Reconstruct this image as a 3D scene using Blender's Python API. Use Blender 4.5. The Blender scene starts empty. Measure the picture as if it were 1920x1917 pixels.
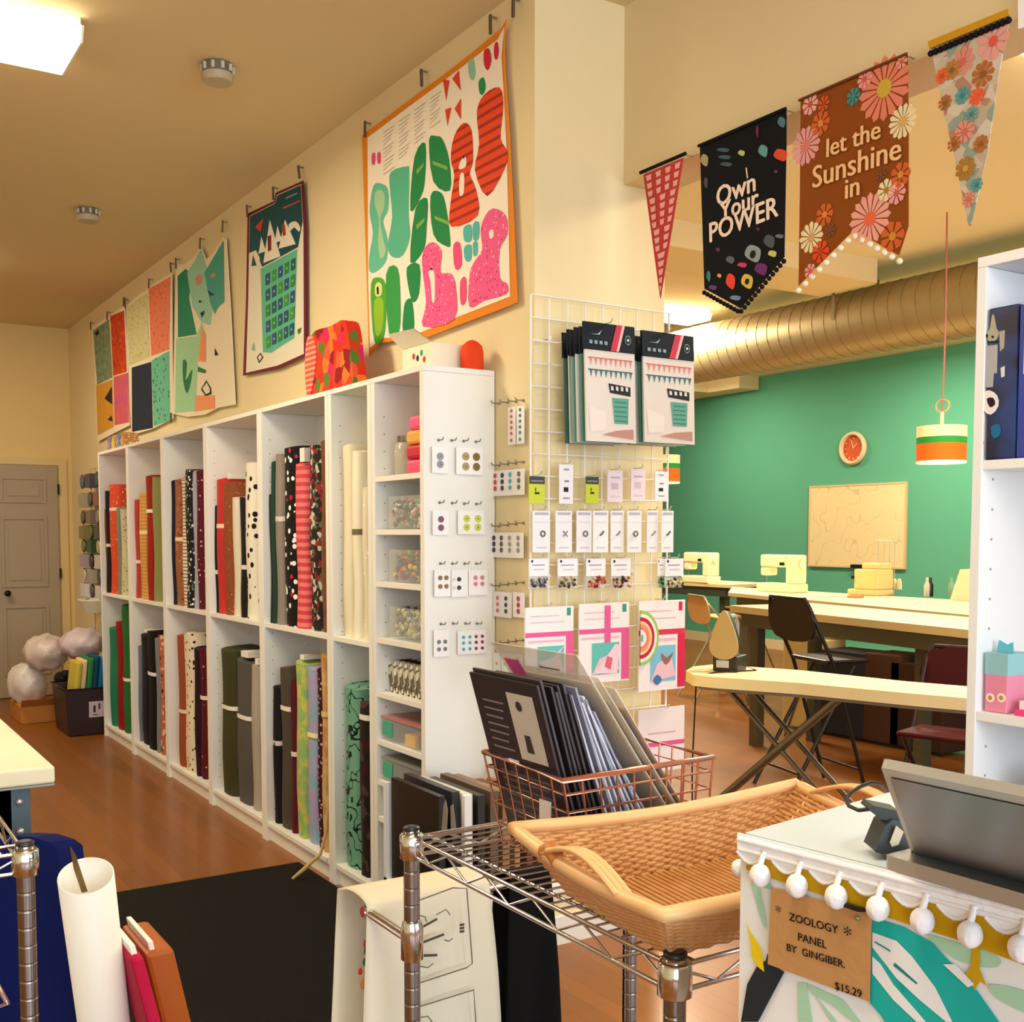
import bpy, math, random
from mathutils import Vector as Vc, Matrix
random.seed(7)
R = random.random
D = bpy.data; C = bpy.context.scene.collection
# ---------------------------------------------------------------- camera model (metres; x = along the shelf wall, y = into the back room)
F, CX, CY, H = 2100., 960., 1136., 1.44
TH = math.radians(32.58); PT = math.atan(133/F)
_c, _s = math.cos(TH), math.sin(TH)
FW = Vc((-_c*math.cos(PT), _s*math.cos(PT), -math.sin(PT)))
RT = Vc((_s, _c, 0)); UP = Vc((-_c*math.sin(PT), _s*math.sin(PT), math.cos(PT)))
O = Vc((0, 0, H))
def ray(px, py): return FW + RT*((px-CX)/F) - UP*((py-CY)/F)
def at(px, py, ax, v):
    d = ray(px, py); i = 'xyz'.index(ax); t = (v-O[i])/d[i]
    return O + d*t
class Pl:                                    # a plane to measure on: point + normal, horizontal axis h, up axis u
    def __init__(s, p, n):
        s.p = Vc(p); s.n = Vc(n).normalized(); s.h = Vc((-s.n.y, s.n.x, 0)).normalized(); s.u = s.n.cross(s.h); 
        if s.u.z < 0: s.u = -s.u
    def at(s, px, py, off=0.):
        d = ray(px, py); p = s.p + s.n*off
        return O + d*((p-O).dot(s.n)/d.dot(s.n))
def PY(y): return Pl((0, y, 0), (0, -1, 0))  # faces the camera side (-y); h = +x
def PX(x): return Pl((x, 0, 0), (1, 0, 0))   # faces +x; h = +y
def zm(x0, y0, s): return lambda pts: [(x0+x/s, y0+y/s) for x, y in pts]
# ---------------------------------------------------------------- materials
def lin(h):
    h = h.lstrip('#'); o = []
    for i in (0, 2, 4):
        c = int(h[i:i+2], 16)/255; o.append(c/12.92 if c <= .04045 else ((c+.055)/1.055)**2.4)
    return (*o, 1)
MC = {}
def M(col, rough=.65, metal=0., pat=None, cols=(), sc=40., bump=0., emis=0., trans=0., alpha=1., thr=.25, coat=0.):
    key = (col, rough, metal, pat, tuple(cols), sc, bump, emis, trans, alpha, thr, coat)
    if key in MC: return MC[key]
    m = D.materials.new('mat_%03d' % len(MC)); m.use_nodes = True; nt = m.node_tree; N = nt.nodes; L = nt.links
    b = N['Principled BSDF']; b.inputs['Base Color'].default_value = lin(col)
    b.inputs['Roughness'].default_value = rough; b.inputs['Metallic'].default_value = metal
    if rough >= .6: b.inputs['Specular IOR Level'].default_value = .18
    if coat: b.inputs['Coat Weight'].default_value = coat; b.inputs['Coat Roughness'].default_value = .1
    if trans: b.inputs['Transmission Weight'].default_value = trans; b.inputs['IOR'].default_value = 1.1
    if alpha < 1: b.inputs['Alpha'].default_value = alpha
    if emis: b.inputs['Emission Color'].default_value = lin(col); b.inputs['Emission Strength'].default_value = emis
    tc = N.new('ShaderNodeTexCoord')
    def mixc(fac, a, bb):
        x = N.new('ShaderNodeMix'); x.data_type = 'RGBA'; L.new(fac, x.inputs[0])
        for k, v in ((6, a), (7, bb)):
            if isinstance(v, str): x.inputs[k].default_value = lin(v)
            else: L.new(v, x.inputs[k])
        return x.outputs[2]
    def mapped(sv):
        mp = N.new('ShaderNodeMapping'); L.new(tc.outputs['Object'], mp.inputs[0]); mp.inputs['Scale'].default_value = sv; return mp.outputs[0]
    def math_(op, a, v):
        x = N.new('ShaderNodeMath'); x.operation = op; L.new(a, x.inputs[0]); 
        if isinstance(v, (int, float)): x.inputs[1].default_value = v
        else: L.new(v, x.inputs[1])
        return x.outputs[0]
    out = None
    if pat == 'dots':
        v = N.new('ShaderNodeTexVoronoi'); v.inputs['Scale'].default_value = sc; L.new(tc.outputs['Object'], v.inputs['Vector'])
        f = math_('LESS_THAN', v.outputs['Distance'], thr)
        rc = col
        if len(cols) > 1:
            r = N.new('ShaderNodeValToRGB'); r.color_ramp.interpolation = 'CONSTANT'
            sp = N.new('ShaderNodeSeparateColor'); L.new(v.outputs['Color'], sp.inputs[0]); L.new(sp.outputs[0], r.inputs[0])
            e = r.color_ramp.elements; e[0].color = lin(cols[0]); e[1].position = 1/len(cols); e[1].color = lin(cols[1])
            for k in range(2, len(cols)): q = e.new(k/len(cols)); q.color = lin(cols[k])
            out = mixc(f, col, r.outputs[0])
        else: out = mixc(f, col, cols[0])
    elif pat == 'cells':
        v = N.new('ShaderNodeTexVoronoi'); v.inputs['Scale'].default_value = sc; L.new(tc.outputs['Object'], v.inputs['Vector'])
        r = N.new('ShaderNodeValToRGB'); r.color_ramp.interpolation = 'CONSTANT'
        sp = N.new('ShaderNodeSeparateColor'); L.new(v.outputs['Color'], sp.inputs[0]); L.new(sp.outputs[0], r.inputs[0])
        cc = (col,)+tuple(cols); e = r.color_ramp.elements; e[0].color = lin(cc[0]); e[1].position = 1/len(cc); e[1].color = lin(cc[1])
        for k in range(2, len(cc)): q = e.new(k/len(cc)); q.color = lin(cc[k])
        out = r.outputs[0]
    elif pat in ('hstripe', 'xstripe', 'ystripe'):
        w = N.new('ShaderNodeTexWave'); w.bands_direction = {'h': 'Z', 'x': 'X', 'y': 'Y'}[pat[0]]; w.inputs['Scale'].default_value = sc
        w.inputs['Distortion'].default_value = .3; L.new(tc.outputs['Object'], w.inputs['Vector'])
        out = mixc(math_('GREATER_THAN', w.outputs['Fac'], thr), col, cols[0])
    elif pat == 'squig':
        n = N.new('ShaderNodeTexNoise'); n.inputs['Scale'].default_value = sc; n.inputs['Detail'].default_value = 1; L.new(tc.outputs['Object'], n.inputs['Vector'])
        a = math_('SUBTRACT', n.outputs['Fac'], .5); a = math_('ABSOLUTE', a, 0); f = math_('LESS_THAN', a, thr)
        out = mixc(f, col, cols[0])
    elif pat == 'tie':
        n = N.new('ShaderNodeTexNoise'); n.inputs['Scale'].default_value = sc; L.new(tc.outputs['Object'], n.inputs['Vector'])
        r = N.new('ShaderNodeValToRGB'); e = r.color_ramp.elements; e[0].position = .4; e[0].color = lin(col); e[1].position = .6; e[1].color = lin(cols[0]); L.new(n.outputs['Fac'], r.inputs[0]); out = r.outputs[0]
    elif pat == 'planks':
        br = N.new('ShaderNodeTexBrick'); L.new(mapped((1, 1, 1)), br.inputs['Vector'])
        br.inputs['Scale'].default_value = 1; br.inputs['Brick Width'].default_value = 1.1; br.inputs['Row Height'].default_value = .075
        br.inputs['Mortar Size'].default_value = .0012; br.inputs['Color1'].default_value = lin(cols[0]); br.inputs['Color2'].default_value = lin(cols[1]); br.inputs['Mortar'].default_value = lin(cols[2])
        n = N.new('ShaderNodeTexNoise'); n.inputs['Scale'].default_value = 6; n.inputs['Detail'].default_value = 6; L.new(mapped((1, 9, 1)), n.inputs['Vector'])
        n2 = N.new('ShaderNodeTexNoise'); n2.inputs['Scale'].default_value = 1.3; L.new(mapped((.6, 1.5, 1)), n2.inputs['Vector'])
        a = mixc(math_('MULTIPLY', n.outputs['Fac'], .5), br.outputs[0], cols[3]); out = mixc(math_('MULTIPLY', n2.outputs['Fac'], .35), a, cols[4])
    elif pat == 'chalk':
        n = N.new('ShaderNodeTexNoise'); n.inputs['Scale'].default_value = sc; L.new(tc.outputs['Object'], n.inputs['Vector'])
        out = mixc(math_('MULTIPLY', n.outputs['Fac'], thr), col, cols[0])
    if out is not None: L.new(out, b.inputs['Base Color'])
    if bump:
        n = N.new('ShaderNodeTexNoise'); n.inputs['Scale'].default_value = 90; L.new(tc.outputs['Object'], n.inputs['Vector'])
        bp = N.new('ShaderNodeBump'); bp.inputs['Strength'].default_value = bump; bp.inputs['Distance'].default_value = .004; L.new(n.outputs['Fac'], bp.inputs['Height']); L.new(bp.outputs[0], b.inputs['Normal'])
    MC[key] = m; return m
# ---------------------------------------------------------------- mesh builder
def smooth_loop(pts, n=5):
    o = []; k = len(pts)
    for i in range(k):
        a, b, c, d = [Vc(pts[(i+j) % k]) for j in (-1, 0, 1, 2)]
        for t in [q/n for q in range(n)]:
            o.append(tuple(.5*((2*b)+(c-a)*t+(2*a-5*b+4*c-d)*t*t+(3*b-a-3*c+d)*t**3)))
    return o
W = {}
class MB:
    def __init__(s, T=None): s.q = 0; s.v = []; s.f = []; s.mi = []; s.sm = []; s.mats = []; s.T = T
    def idx(s, m):
        if m not in s.mats: s.mats.append(m)
        return s.mats.index(m)
    def add(s, vs, fs, m, sm=False):
        k = len(s.v); T = s.T
        s.v += [(T @ Vc(p)) if T else Vc(p) for p in vs]
        i = s.idx(m)
        for f in fs: s.f.append([k+q for q in f]); s.mi.append(i); s.sm.append(sm)
        return s
    def box(s, x0, x1, y0, y1, z0, z1, m):
        return s.add([(x, y, z) for x in (x0, x1) for y in (y0, y1) for z in (z0, z1)],
                     [(0, 1, 3, 2), (4, 6, 7, 5), (0, 4, 5, 1), (2, 3, 7, 6), (0, 2, 6, 4), (1, 5, 7, 3)], m)
    def prism(s, pts, vec, m, side=None):
        n = len(pts); vec = Vc(vec); a = [Vc(p) for p in pts]
        s.add(a+[p+vec for p in a], [list(range(n))[::-1], list(range(n, 2*n))], m)
        s.add(a+[p+vec for p in a], [(i, (i+1) % n, n+(i+1) % n, n+i) for i in range(n)], side or m); return s
    def face(s, pts, m): return s.add(pts, [list(range(len(pts)))], m)
    def tube(s, path, r, m, n=8, closed=False, cap=True):
        P = [Vc(p) for p in path]; k = len(P); vs = []; nrm = None
        for i in range(k):
            if closed: t = P[(i+1) % k]-P[i-1]
            else: t = P[min(i+1, k-1)]-P[max(i-1, 0)]
            if t.length < 1e-9: t = Vc((0, 0, 1))
            t.normalize()
            if nrm is None: nrm = t.cross(Vc((0, 0, 1)) if abs(t.z) < .9 else Vc((1, 0, 0))).normalized()
            else:
                nrm = nrm-t*nrm.dot(t)
                nrm = nrm.normalized() if nrm.length > 1e-6 else t.orthogonal().normalized()
            bn = t.cross(nrm); rr = r[i] if isinstance(r, (list, tuple)) else r
            for j in range(n):
                a = 2*math.pi*j/n; vs.append(P[i]+(nrm*math.cos(a)+bn*math.sin(a))*rr)
        fs = []
        for i in range(k if closed else k-1):
            for j in range(n):
                a, b = i*n+j, i*n+(j+1) % n; c, d = ((i+1) % k)*n+(j+1) % n, ((i+1) % k)*n+j
                fs.append((a, b, c, d))
        s.add(vs, fs, m, True)
        if cap and not closed: s.add(vs[:n], [list(range(n))[::-1]], m); s.add(vs[-n:], [list(range(n))], m)
        return s
    def lathe(s, prof, c, m, n=24, T=None, cap=True):
        c = Vc(c); vs = []
        for r, z in prof:
            for j in range(n):
                a = 2*math.pi*j/n; p = Vc((r*math.cos(a), r*math.sin(a), z)); vs.append(c+((T @ p) if T else p))
        k = len(prof); fs = [(i*n+j, i*n+(j+1) % n, (i+1)*n+(j+1) % n, (i+1)*n+j) for i in range(k-1) for j in range(n)]
        s.add(vs, fs, m, True)
        if cap: s.add(vs[:n], [list(range(n))[::-1]], m); s.add(vs[-n:], [list(range(n))], m)
        return s
    def ball(s, c, r, m, n=12, k=8):
        if not isinstance(r, (tuple, list)): r = (r, r, r)
        c = Vc(c); vs = []
        for i in range(k+1):
            a = math.pi*i/k
            for j in range(n):
                b = 2*math.pi*j/n; vs.append((c.x+r[0]*math.sin(a)*math.cos(b), c.y+r[1]*math.sin(a)*math.sin(b), c.z+r[2]*math.cos(a)))
        return s.add(vs, [(i*n+j, (i+1)*n+j, (i+1)*n+(j+1) % n, i*n+(j+1) % n) for i in range(k) for j in range(n)], m, True)
    # flat artwork measured on a plane
    def art(s, pl, pts, m, off=.0008, sm=0):
        if sm: pts = smooth_loop(pts, sm)
        s.q += 1; off += s.q*4e-5
        return s.face([pl.at(x, y, off) for x, y in pts], m)
    def disc(s, pl, px, py, r, m, off=.001, n=14, rv=None):
        s.q += 1; c = pl.at(px, py, off+s.q*4e-5)
        return s.face([c+pl.h*(r*math.cos(2*math.pi*k/n))+pl.u*((rv or r)*math.sin(2*math.pi*k/n)) for k in range(n)], m)
    def flower(s, pl, px, py, r, m, mc, k=12, off=.0012, a0=0):
        s.q += 2; off += s.q*4e-5; c = pl.at(px, py, off)
        for i in range(k):
            a = a0+2*math.pi*i/k; d = pl.h*math.cos(a)+pl.u*math.sin(a); q = pl.h*math.cos(a+1.5708)+pl.u*math.sin(a+1.5708); w = r*2.2/k; c = c+pl.n*1.2e-5
            s.face([c+d*r*.2-q*w*.2, c+d*r*.85-q*w, c+d*r, c+d*r*.85+q*w, c+d*r*.2+q*w*.2], m)
        s.disc(pl, px, py, r*.28, mc, off-s.q*4e-5+.0009)
    def text(s, pl, px, py, txt, size, m, off=.0015, rot=0., ext=0.):
        vs, fs = text_mesh(txt)
        s.q += 2; c = pl.at(px, py, off+s.q*5e-5); ca, sa = math.cos(rot), math.sin(rot); hh = pl.h; 
        return s.add([c+hh*((x*ca-y*sa)*size)+pl.u*((x*sa+y*ca)*size) for x, y in vs], fs, m)
    def build(s, name, parent=None, label=None, cat=None, group=None, kind=None, bev=0., sub=0, base=None, weld=False):
        if base is None:
            xs = [p.x for p in s.v]; ys = [p.y for p in s.v]; zs = [p.z for p in s.v]
            base = Vc(((min(xs)+max(xs))/2, (min(ys)+max(ys))/2, min(zs)))
        base = Vc(base)
        me = D.meshes.new(name); me.from_pydata([p-base for p in s.v], [], s.f)
        for m in s.mats: me.materials.append(m)
        me.polygons.foreach_set('material_index', s.mi); me.polygons.foreach_set('use_smooth', s.sm); me.update()
        o = D.objects.new(name, me); C.objects.link(o)
        if parent is not None: o.parent = parent; o.location = base-W[parent]
        else: o.location = base
        W[o] = base
        if bev: b = o.modifiers.new('bevel', 'BEVEL'); b.width = bev; b.segments = 2; b.limit_method = 'ANGLE'
        if sub: b = o.modifiers.new('sub', 'SUBSURF'); b.levels = b.render_levels = sub
        return tag(o, label, cat, group, kind)
def tag(o, label=None, cat=None, group=None, kind=None):
    if label: o['label'] = label
    if cat: o['category'] = cat
    if group: o['group'] = group
    if kind: o['kind'] = kind
    return o
def thing(name, label, cat, loc, group=None):
    o = D.objects.new(name, None); C.objects.link(o); o.location = loc; o.empty_display_size = .05; W[o] = Vc(loc)
    return tag(o, label, cat, group)
TX = {}
def text_mesh(t):
    if t not in TX:
        cu = D.curves.new('t', 'FONT'); cu.body = t; cu.align_x = 'CENTER'; cu.align_y = 'CENTER'; cu.resolution_u = 3
        o = D.objects.new('t', cu); C.objects.link(o); bpy.context.view_layer.update()
        me = o.evaluated_get(bpy.context.evaluated_depsgraph_get()).to_mesh()
        TX[t] = ([(v.co.x, v.co.y) for v in me.vertices], [list(p.vertices) for p in me.polygons])
        D.objects.remove(o); D.curves.remove(cu)
    return TX[t]
# ================================================================ THE SETTING
XC, YW, YF, XE, G = -3.17, 2.115, 1.825, -10.66, 10.36
ZC, ZB = 3.27, 3.44
cream = M('#E9D8AC', .85, pat='chalk', cols=('#E4D1A2',), sc=2, thr=.5)
def struct(name, mb, **k): return mb.build(name, kind='structure', **k)
b = MB(); b.box(XE-4.5, 3.2, -4.2, G+.1, -.1, 0, M('#8A4A18', .38, pat='planks', cols=('#8E5014', '#784209', '#4A2606', '#6E3C0A', '#9E6420'), coat=.12)); struct('floor', b)
b = MB(); b.box(XE-.1, 3.2, -4.2, 2.6, ZC, ZC+.1, M('#DECB9C', .9)); b.box(XE-4.5, 3.2, 2.6, G+.1, ZB, ZB+.1, M('#EADBB6', .9)); struct('ceiling', b)
b = MB(); b.box(XE-4.5, XC, YW, 2.68, 0, ZB, cream); struct('wall_shelves', b)
b = MB(); b.box(XC, 3.2, 2.49, 2.68, 2.665, ZB, M('#E0CDA2', .85)); struct('wall_header', b)
b = MB(); b.box(XE-.1, XE, -4.2, YW, 0, ZC, M('#E0C587', .85)); struct('wall_door_end', b)
b = MB(); b.box(XE-.1, 3.2, -4.2, -4.1, 0, ZC, cream); struct('wall_left', b)
b = MB(); teal = M('#5CA88C', .75, pat='chalk', cols=('#56A082',), sc=1.5, thr=.6)
b.box(XE-4.5, 3.2, G, G+.1, 0, ZB, teal); struct('wall_back', b)
b = MB(); b.box(XE-4.6, XE-4.5, 2.6, G, 0, ZB, teal); struct('wall_far_end', b)
# street side: two window openings behind the camera
b = MB(); b.box(3.1, 3.2, -4.2, G, 0, .5, cream); b.box(3.1, 3.2, -4.2, G, 2.95, ZB, cream)
for y0, y1 in ((-4.2, -3.6), (-.6, -.4), (2.4, 3.4), (6, G)): b.box(3.1, 3.2, y0, y1, .5, 2.95, cream)
struct('wall_street', b)
for i, (y0, y1) in enumerate(((-3.6, -.6), (-.4, 2.4), (3.4, 6))):
    b = MB(); fm = M('#D8D8D2', .4)
    for yy in (y0+.025, (y0+y1)/2, y1-.025): b.box(3.12, 3.18, yy-.025, yy+.025, .5, 2.95, fm)
    for zz in (.525, 2.925): b.box(3.121, 3.179, y0, y1, zz-.025, zz+.025, fm)
    struct('window_%d' % (i+1), b)
b = MB(); b.box(XE-4.5, 3.1, G-.02, G, 0, .12, M('#D8C7A0', .6)); struct('baseboard_back', b)
b = MB(); b.box(XC, XC+.012, YW, 2.68, 0, .1, M('#E8E4DA', .5)); struct('baseboard_pillar', b)
b = MB(); b.box(XE, XE+.015, -4.1, 1.43-.9, 0, .09, M('#C9B48A', .5)); struct('baseboard_door_end', b)
b = MB(); xb = at(1424, 706, 'y', G).x; zb0 = at(1424, 731, 'y', G).z; b.box(XE-4, xb-.55, 8.2, G-.01, zb0, ZB, cream); b.box(xb-.55, xb, G-.35, G-.01, zb0, ZB, cream); struct('trim_1', b)
b = MB(); b.box(-6.1, -5.55, 2.7, 6.7, 3.27, ZB, cream); struct('trim_2', b)
# door
dm = M('#A39378', .5); b = MB(); X = XE+.03
b.box(XE, X, .95, 1.985, .01, 2.05, dm)
door = struct('door_1', b)
b = MB()
for y0, y1 in ((1.05, 1.43), (1.51, 1.89)):
    for z0, z1 in ((.2, .82), (.98, 1.6), (1.72, 1.95)):
        b.box(X, X+.012, y0, y1, z0, z0+.025, dm); b.box(X, X+.012, y0, y1, z1-.025, z1, dm); b.box(X, X+.012, y0, y0+.025, z0+.0255, z1-.0255, dm); b.box(X, X+.012, y1-.025, y1, z0+.0255, z1-.0255, dm)
        b.box(X, X+.008, y0+.06, y1-.06, z0+.06, z1-.06, dm)
b.build('door_panels', door)
b = MB(); k = M('#2A2018', .3, .8); b.tube([(X, 1.545, .93), (X+.05, 1.545, .93)], .012, k); b.ball((X+.065, 1.545, .93), .028, k); b.build('door_knob', door, label='dark round knob')
b = MB()
for zz in (.3, 1.05, 1.8): b.box(X, X+.014, 1.985, 2.0, zz, zz+.09, k)
b.build('hinge', door)
b = MB(); tm = M('#D9BF8A', .6); b.box(XE, XE+.02, 2.002, 2.07, 0, 2.055, tm); b.box(XE, XE+.02, .86, .945, 0, 2.055, tm); b.box(XE, XE+.02, .86, 2.07, 2.0555, 2.12, tm); struct('trim_3', b)
# ================================================================ BOOKSHELVES (white, along the wall)
wh = M('#EDEBE3', .45); gap = .0015; TK = .018
E_ = [-8.30, -7.48, -6.665, -5.845, -5.03, -4.235, -3.835, -3.415]
BN = ['farthest by the door end', 'second from the door end', 'third from the door end', 'fourth from the door end', 'wide one holding black dotted fabric', 'narrow one holding cream fabric', 'narrow end unit with many shelves']
hole = M('#9C988C', .7)
units = []
SH7 = []
for i in range(7):
    x0, x1 = E_[i]+gap, E_[i+1]-gap; t = thing('bookcase', 'tall white open bookcase, ' + BN[i], 'bookcase', ((x0+x1)/2, YF, 0), 'white bookcases along the wall')
    for xa, nm in ((x0, 'left'), (x1-.03, 'right')):
        b = MB(); b.box(xa, xa+.03, YF, YW-.005, 0, 2.0, wh); p = b.build('side_panel', t, bev=.001)
        hx = xa+.0301 if nm == 'left' else xa-.0001
        b = MB()
        for zz in [q*.064+.15 for q in range(28)]:
            for yy in (YF+.04, YF+.22): b.box(hx-.0006, hx+.0006, yy-.0025, yy+.0025, zz-.0025, zz+.0025, hole)
        if i > 2 and nm == 'left': b.build('peg_holes', p)
    b = MB(); b.box(x0, x1, YF, YW-.005, 2.0005, 2.02, wh); b.build('top_board', t, bev=.001)
    b = MB(); b.box(x0+.03, x1-.03, YW-.012, YW-.006, .06, 1.999, wh); b.build('back_board', t)
    b = MB(); b.box(x0+.0305, x1-.0305, YF+.003, YW-.012, .07, .09, wh); b.build('shelf', t, bev=.001)
    b = MB(); b.box(x0+.0305, x1-.0305, YF+.02, YF+.035, 0, .069, wh); b.build('plinth', t)
    zs = [1.03] if i < 6 else [.36, .545, .72, .91, 1.125, 1.325, 1.555]
    if i == 6: zs = [at(745, y, 'y', YF).z for y in (1548, 1478, 1400, 1308, 1203, 1094, 993, 890)]
    for zz in zs:
        b = MB(); b.box(x0+.0305, x1-.0305, YF+.003, YW-.0125, zz-.02, zz, wh); b.build('shelf', t, bev=.001)
    if i == 6: SH7 = zs
    units.append(t)
ZU, ZL = 1.0305, .0905
# ---------------------------------------------------------------- fabric bolts
def bolt(x0, x1, ztop, zb, m, label, y0=1.85, dep=.2, tie=None, lean=0., core=None, round_=.5):
    w = max(x1-x0, .022)-.005; xc = (x0+x1)/2; n = 20; K_ = 0; sl = (R()-.5)*.05; ph = R()*9; b = MB(); vs = []; hs = []
    e = 2/3.6; K = 12; hgt = ztop-zb
    for k in range(K+1):
        z = zb+hgt*k/K; wob = 1-.05*R() if 0 < k < K else .96
        for j in range(n):
            a = 2*math.pi*j/n; ca, sa = math.cos(a), math.sin(a)
            x = w/2*wob*math.copysign(abs(ca)**e, ca); y = dep/2*math.copysign(abs(sa)**e, sa)
            zz_ = z-(.012+abs(sl)*.5)*(k == K)*(.5+.5*math.cos(a+ph)) if k == K else z
            vs.append((xc+x*(1+.05*math.sin(a*3+ph+z*4))+min(.0022, w*.03)*math.sin(z*17+ph), y0+dep/2+y+.003*math.sin(z*11+ph), zz_))
    b.add(vs, [(i*n+j, i*n+(j+1) % n, (i+1)*n+(j+1) % n, (i+1)*n+j) for i in range(K) for j in range(n)], m, True)
    b.add(vs[-n:], [list(range(n))], m); b.add(vs[:n], [list(range(n))[::-1]], m)
    o = b.build('fabric_bolt', label=label, cat='fabric bolt', group='fabric bolts standing in the white bookcases')
    if core:
        c = MB(); c.box(xc-w*.22+lean*hgt, xc+w*.22+lean*hgt, y0+.02, y0+dep-.02, ztop, ztop+core, M('#E9E4D8', .8)); c.build('core_board', o, label='white board core')
    if tie is not None:
        zz = zb+hgt*tie[0]; c = MB()
        c.add([(xc+(w/2+.003)*math.copysign(abs(math.cos(a))**e, math.cos(a))+lean*(zz-zb), y0+dep/2+(dep/2+.003)*math.copysign(abs(math.sin(a))**e, math.sin(a)), z) for z in (zz, zz+.022) for a in [2*math.pi*j/n for j in range(n)]],
              [(j, (j+1) % n, n+(j+1) % n, n+j) for j in range(n)], M(tie[1], .7), True)
        c.build('tie_band', o, label=tie[2] if len(tie) > 2 else 'pale tie band')
    return o
BU = [ # upper: px left, px right, top py, material, words, tie, core
 [(187,202,953,M('#6F4A1C'),'olive brown',None,0),(200,206,920,M('#1C1A20'),'slim black',(.45,'#D8D0C0'),0),(206,221,906,M('#CF4A2A',pat='dots',cols=('#E9A088',),sc=30,thr=.2),'orange red',(.75,'#E8D2B8'),0),(221,227,950,M('#7C8270'),'slim grey green',None,0),(227,234,955,M('#C8C09A',pat='dots',cols=('#8A8550',),sc=40),'pale cream sprigged',None,0)],
 [(247,262,936,M('#B4443A'),'dusty red',(.35,'#F0DCC8'),0),(262,277,920,M('#C79242',pat='hstripe',cols=('#D6A458',),sc=14,thr=.5),'golden tan',(.6,'#F0E2B8'),0),(277,290,891,M('#9A2018'),'deep red',(.7,'#F2E8E0'),0),(290,296,893,M('#8E8E58'),'slim olive green',None,0)],
 [(316,328,897,M('#1E1D33'),'navy',None,0),(328,343,893,M('#9A5F3A',pat='dots',cols=('#C8906A','#6A3A22'),sc=36,thr=.3),'brown floral',(.5,'#F3DFB4'),0),(343,352,895,M('#E8DAC8',pat='hstripe',cols=('#4A3A34',),sc=16,thr=.85),'cream ladder striped',None,0),(352,364,878,M('#1D1C1E',pat='dots',cols=('#E8E2D4','#6E8E6A'),sc=44,thr=.32),'black leafy print',None,0),(364,370,884,M('#A9A5B8'),'slim lavender grey',None,0),(370,377,880,M('#5A1622',pat='dots',cols=('#D8C0C0',),sc=40,thr=.2),'slim maroon',None,0)],
 [(395,407,943,M('#1B191B'),'black',(.35,'#D8D0C4'),0),(407,423,892,M('#B51E2C',pat='chalk',cols=('#D4452E',),sc=8,thr=.8),'bright crimson',(.62,'#F6D8B8'),.0),(423,437,898,M('#8A4A28',pat='dots',cols=('#D0A070',),sc=50,thr=.15),'rust brown',None,.03),(437,450,930,M('#DDD3BC'),'cream',None,0),(450,463,932,M('#1A1A1E'),'black',(.4,'#D8D4C8'),.0),(463,481,862,M('#E6E0D0',pat='dots',cols=('#141414',),sc=22,thr=.3),'white black-splotched',None,0)],
 [(503,514,925,M('#2A2C30'),'charcoal',None,0),(514,521,860,M('#1E3F33'),'slim dark green',None,0),(521,535,848,M('#8C8176'),'taupe',(.6,'#D8D0C4'),0),(535,558,835,M('#141414',pat='dots',cols=('#F4F0EC','#F4F0EC','#C81848','#F4F0EC'),sc=26,thr=.3),'black confetti dotted',None,0),(556,578,866,M('#CF4450',pat='hstripe',cols=('#E87A74',),sc=9,thr=.5),'coral pink lattice',None,.06),(580,604,828,M('#26221F',pat='cells',cols=('#26221F','#26221F','#C8C0B0','#8E2A2E','#5E6E58'),sc=55),'black floral',None,0),(603,613,822,M('#8A5630',pat='chalk',cols=('#5E3A20',),sc=20,thr=.8),'slim brown',None,0)],
 [(646,664,832,M('#E6DDBE'),'tall cream',None,0),(664,680,842,M('#EDE6CC'),'ivory',(.55,'#6E6650','dark narrow tie'),0),(680,694,908,M('#E2D9BC',pat='dots',cols=('#F4EEDA',),sc=30),'short cream',None,0)]]
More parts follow.
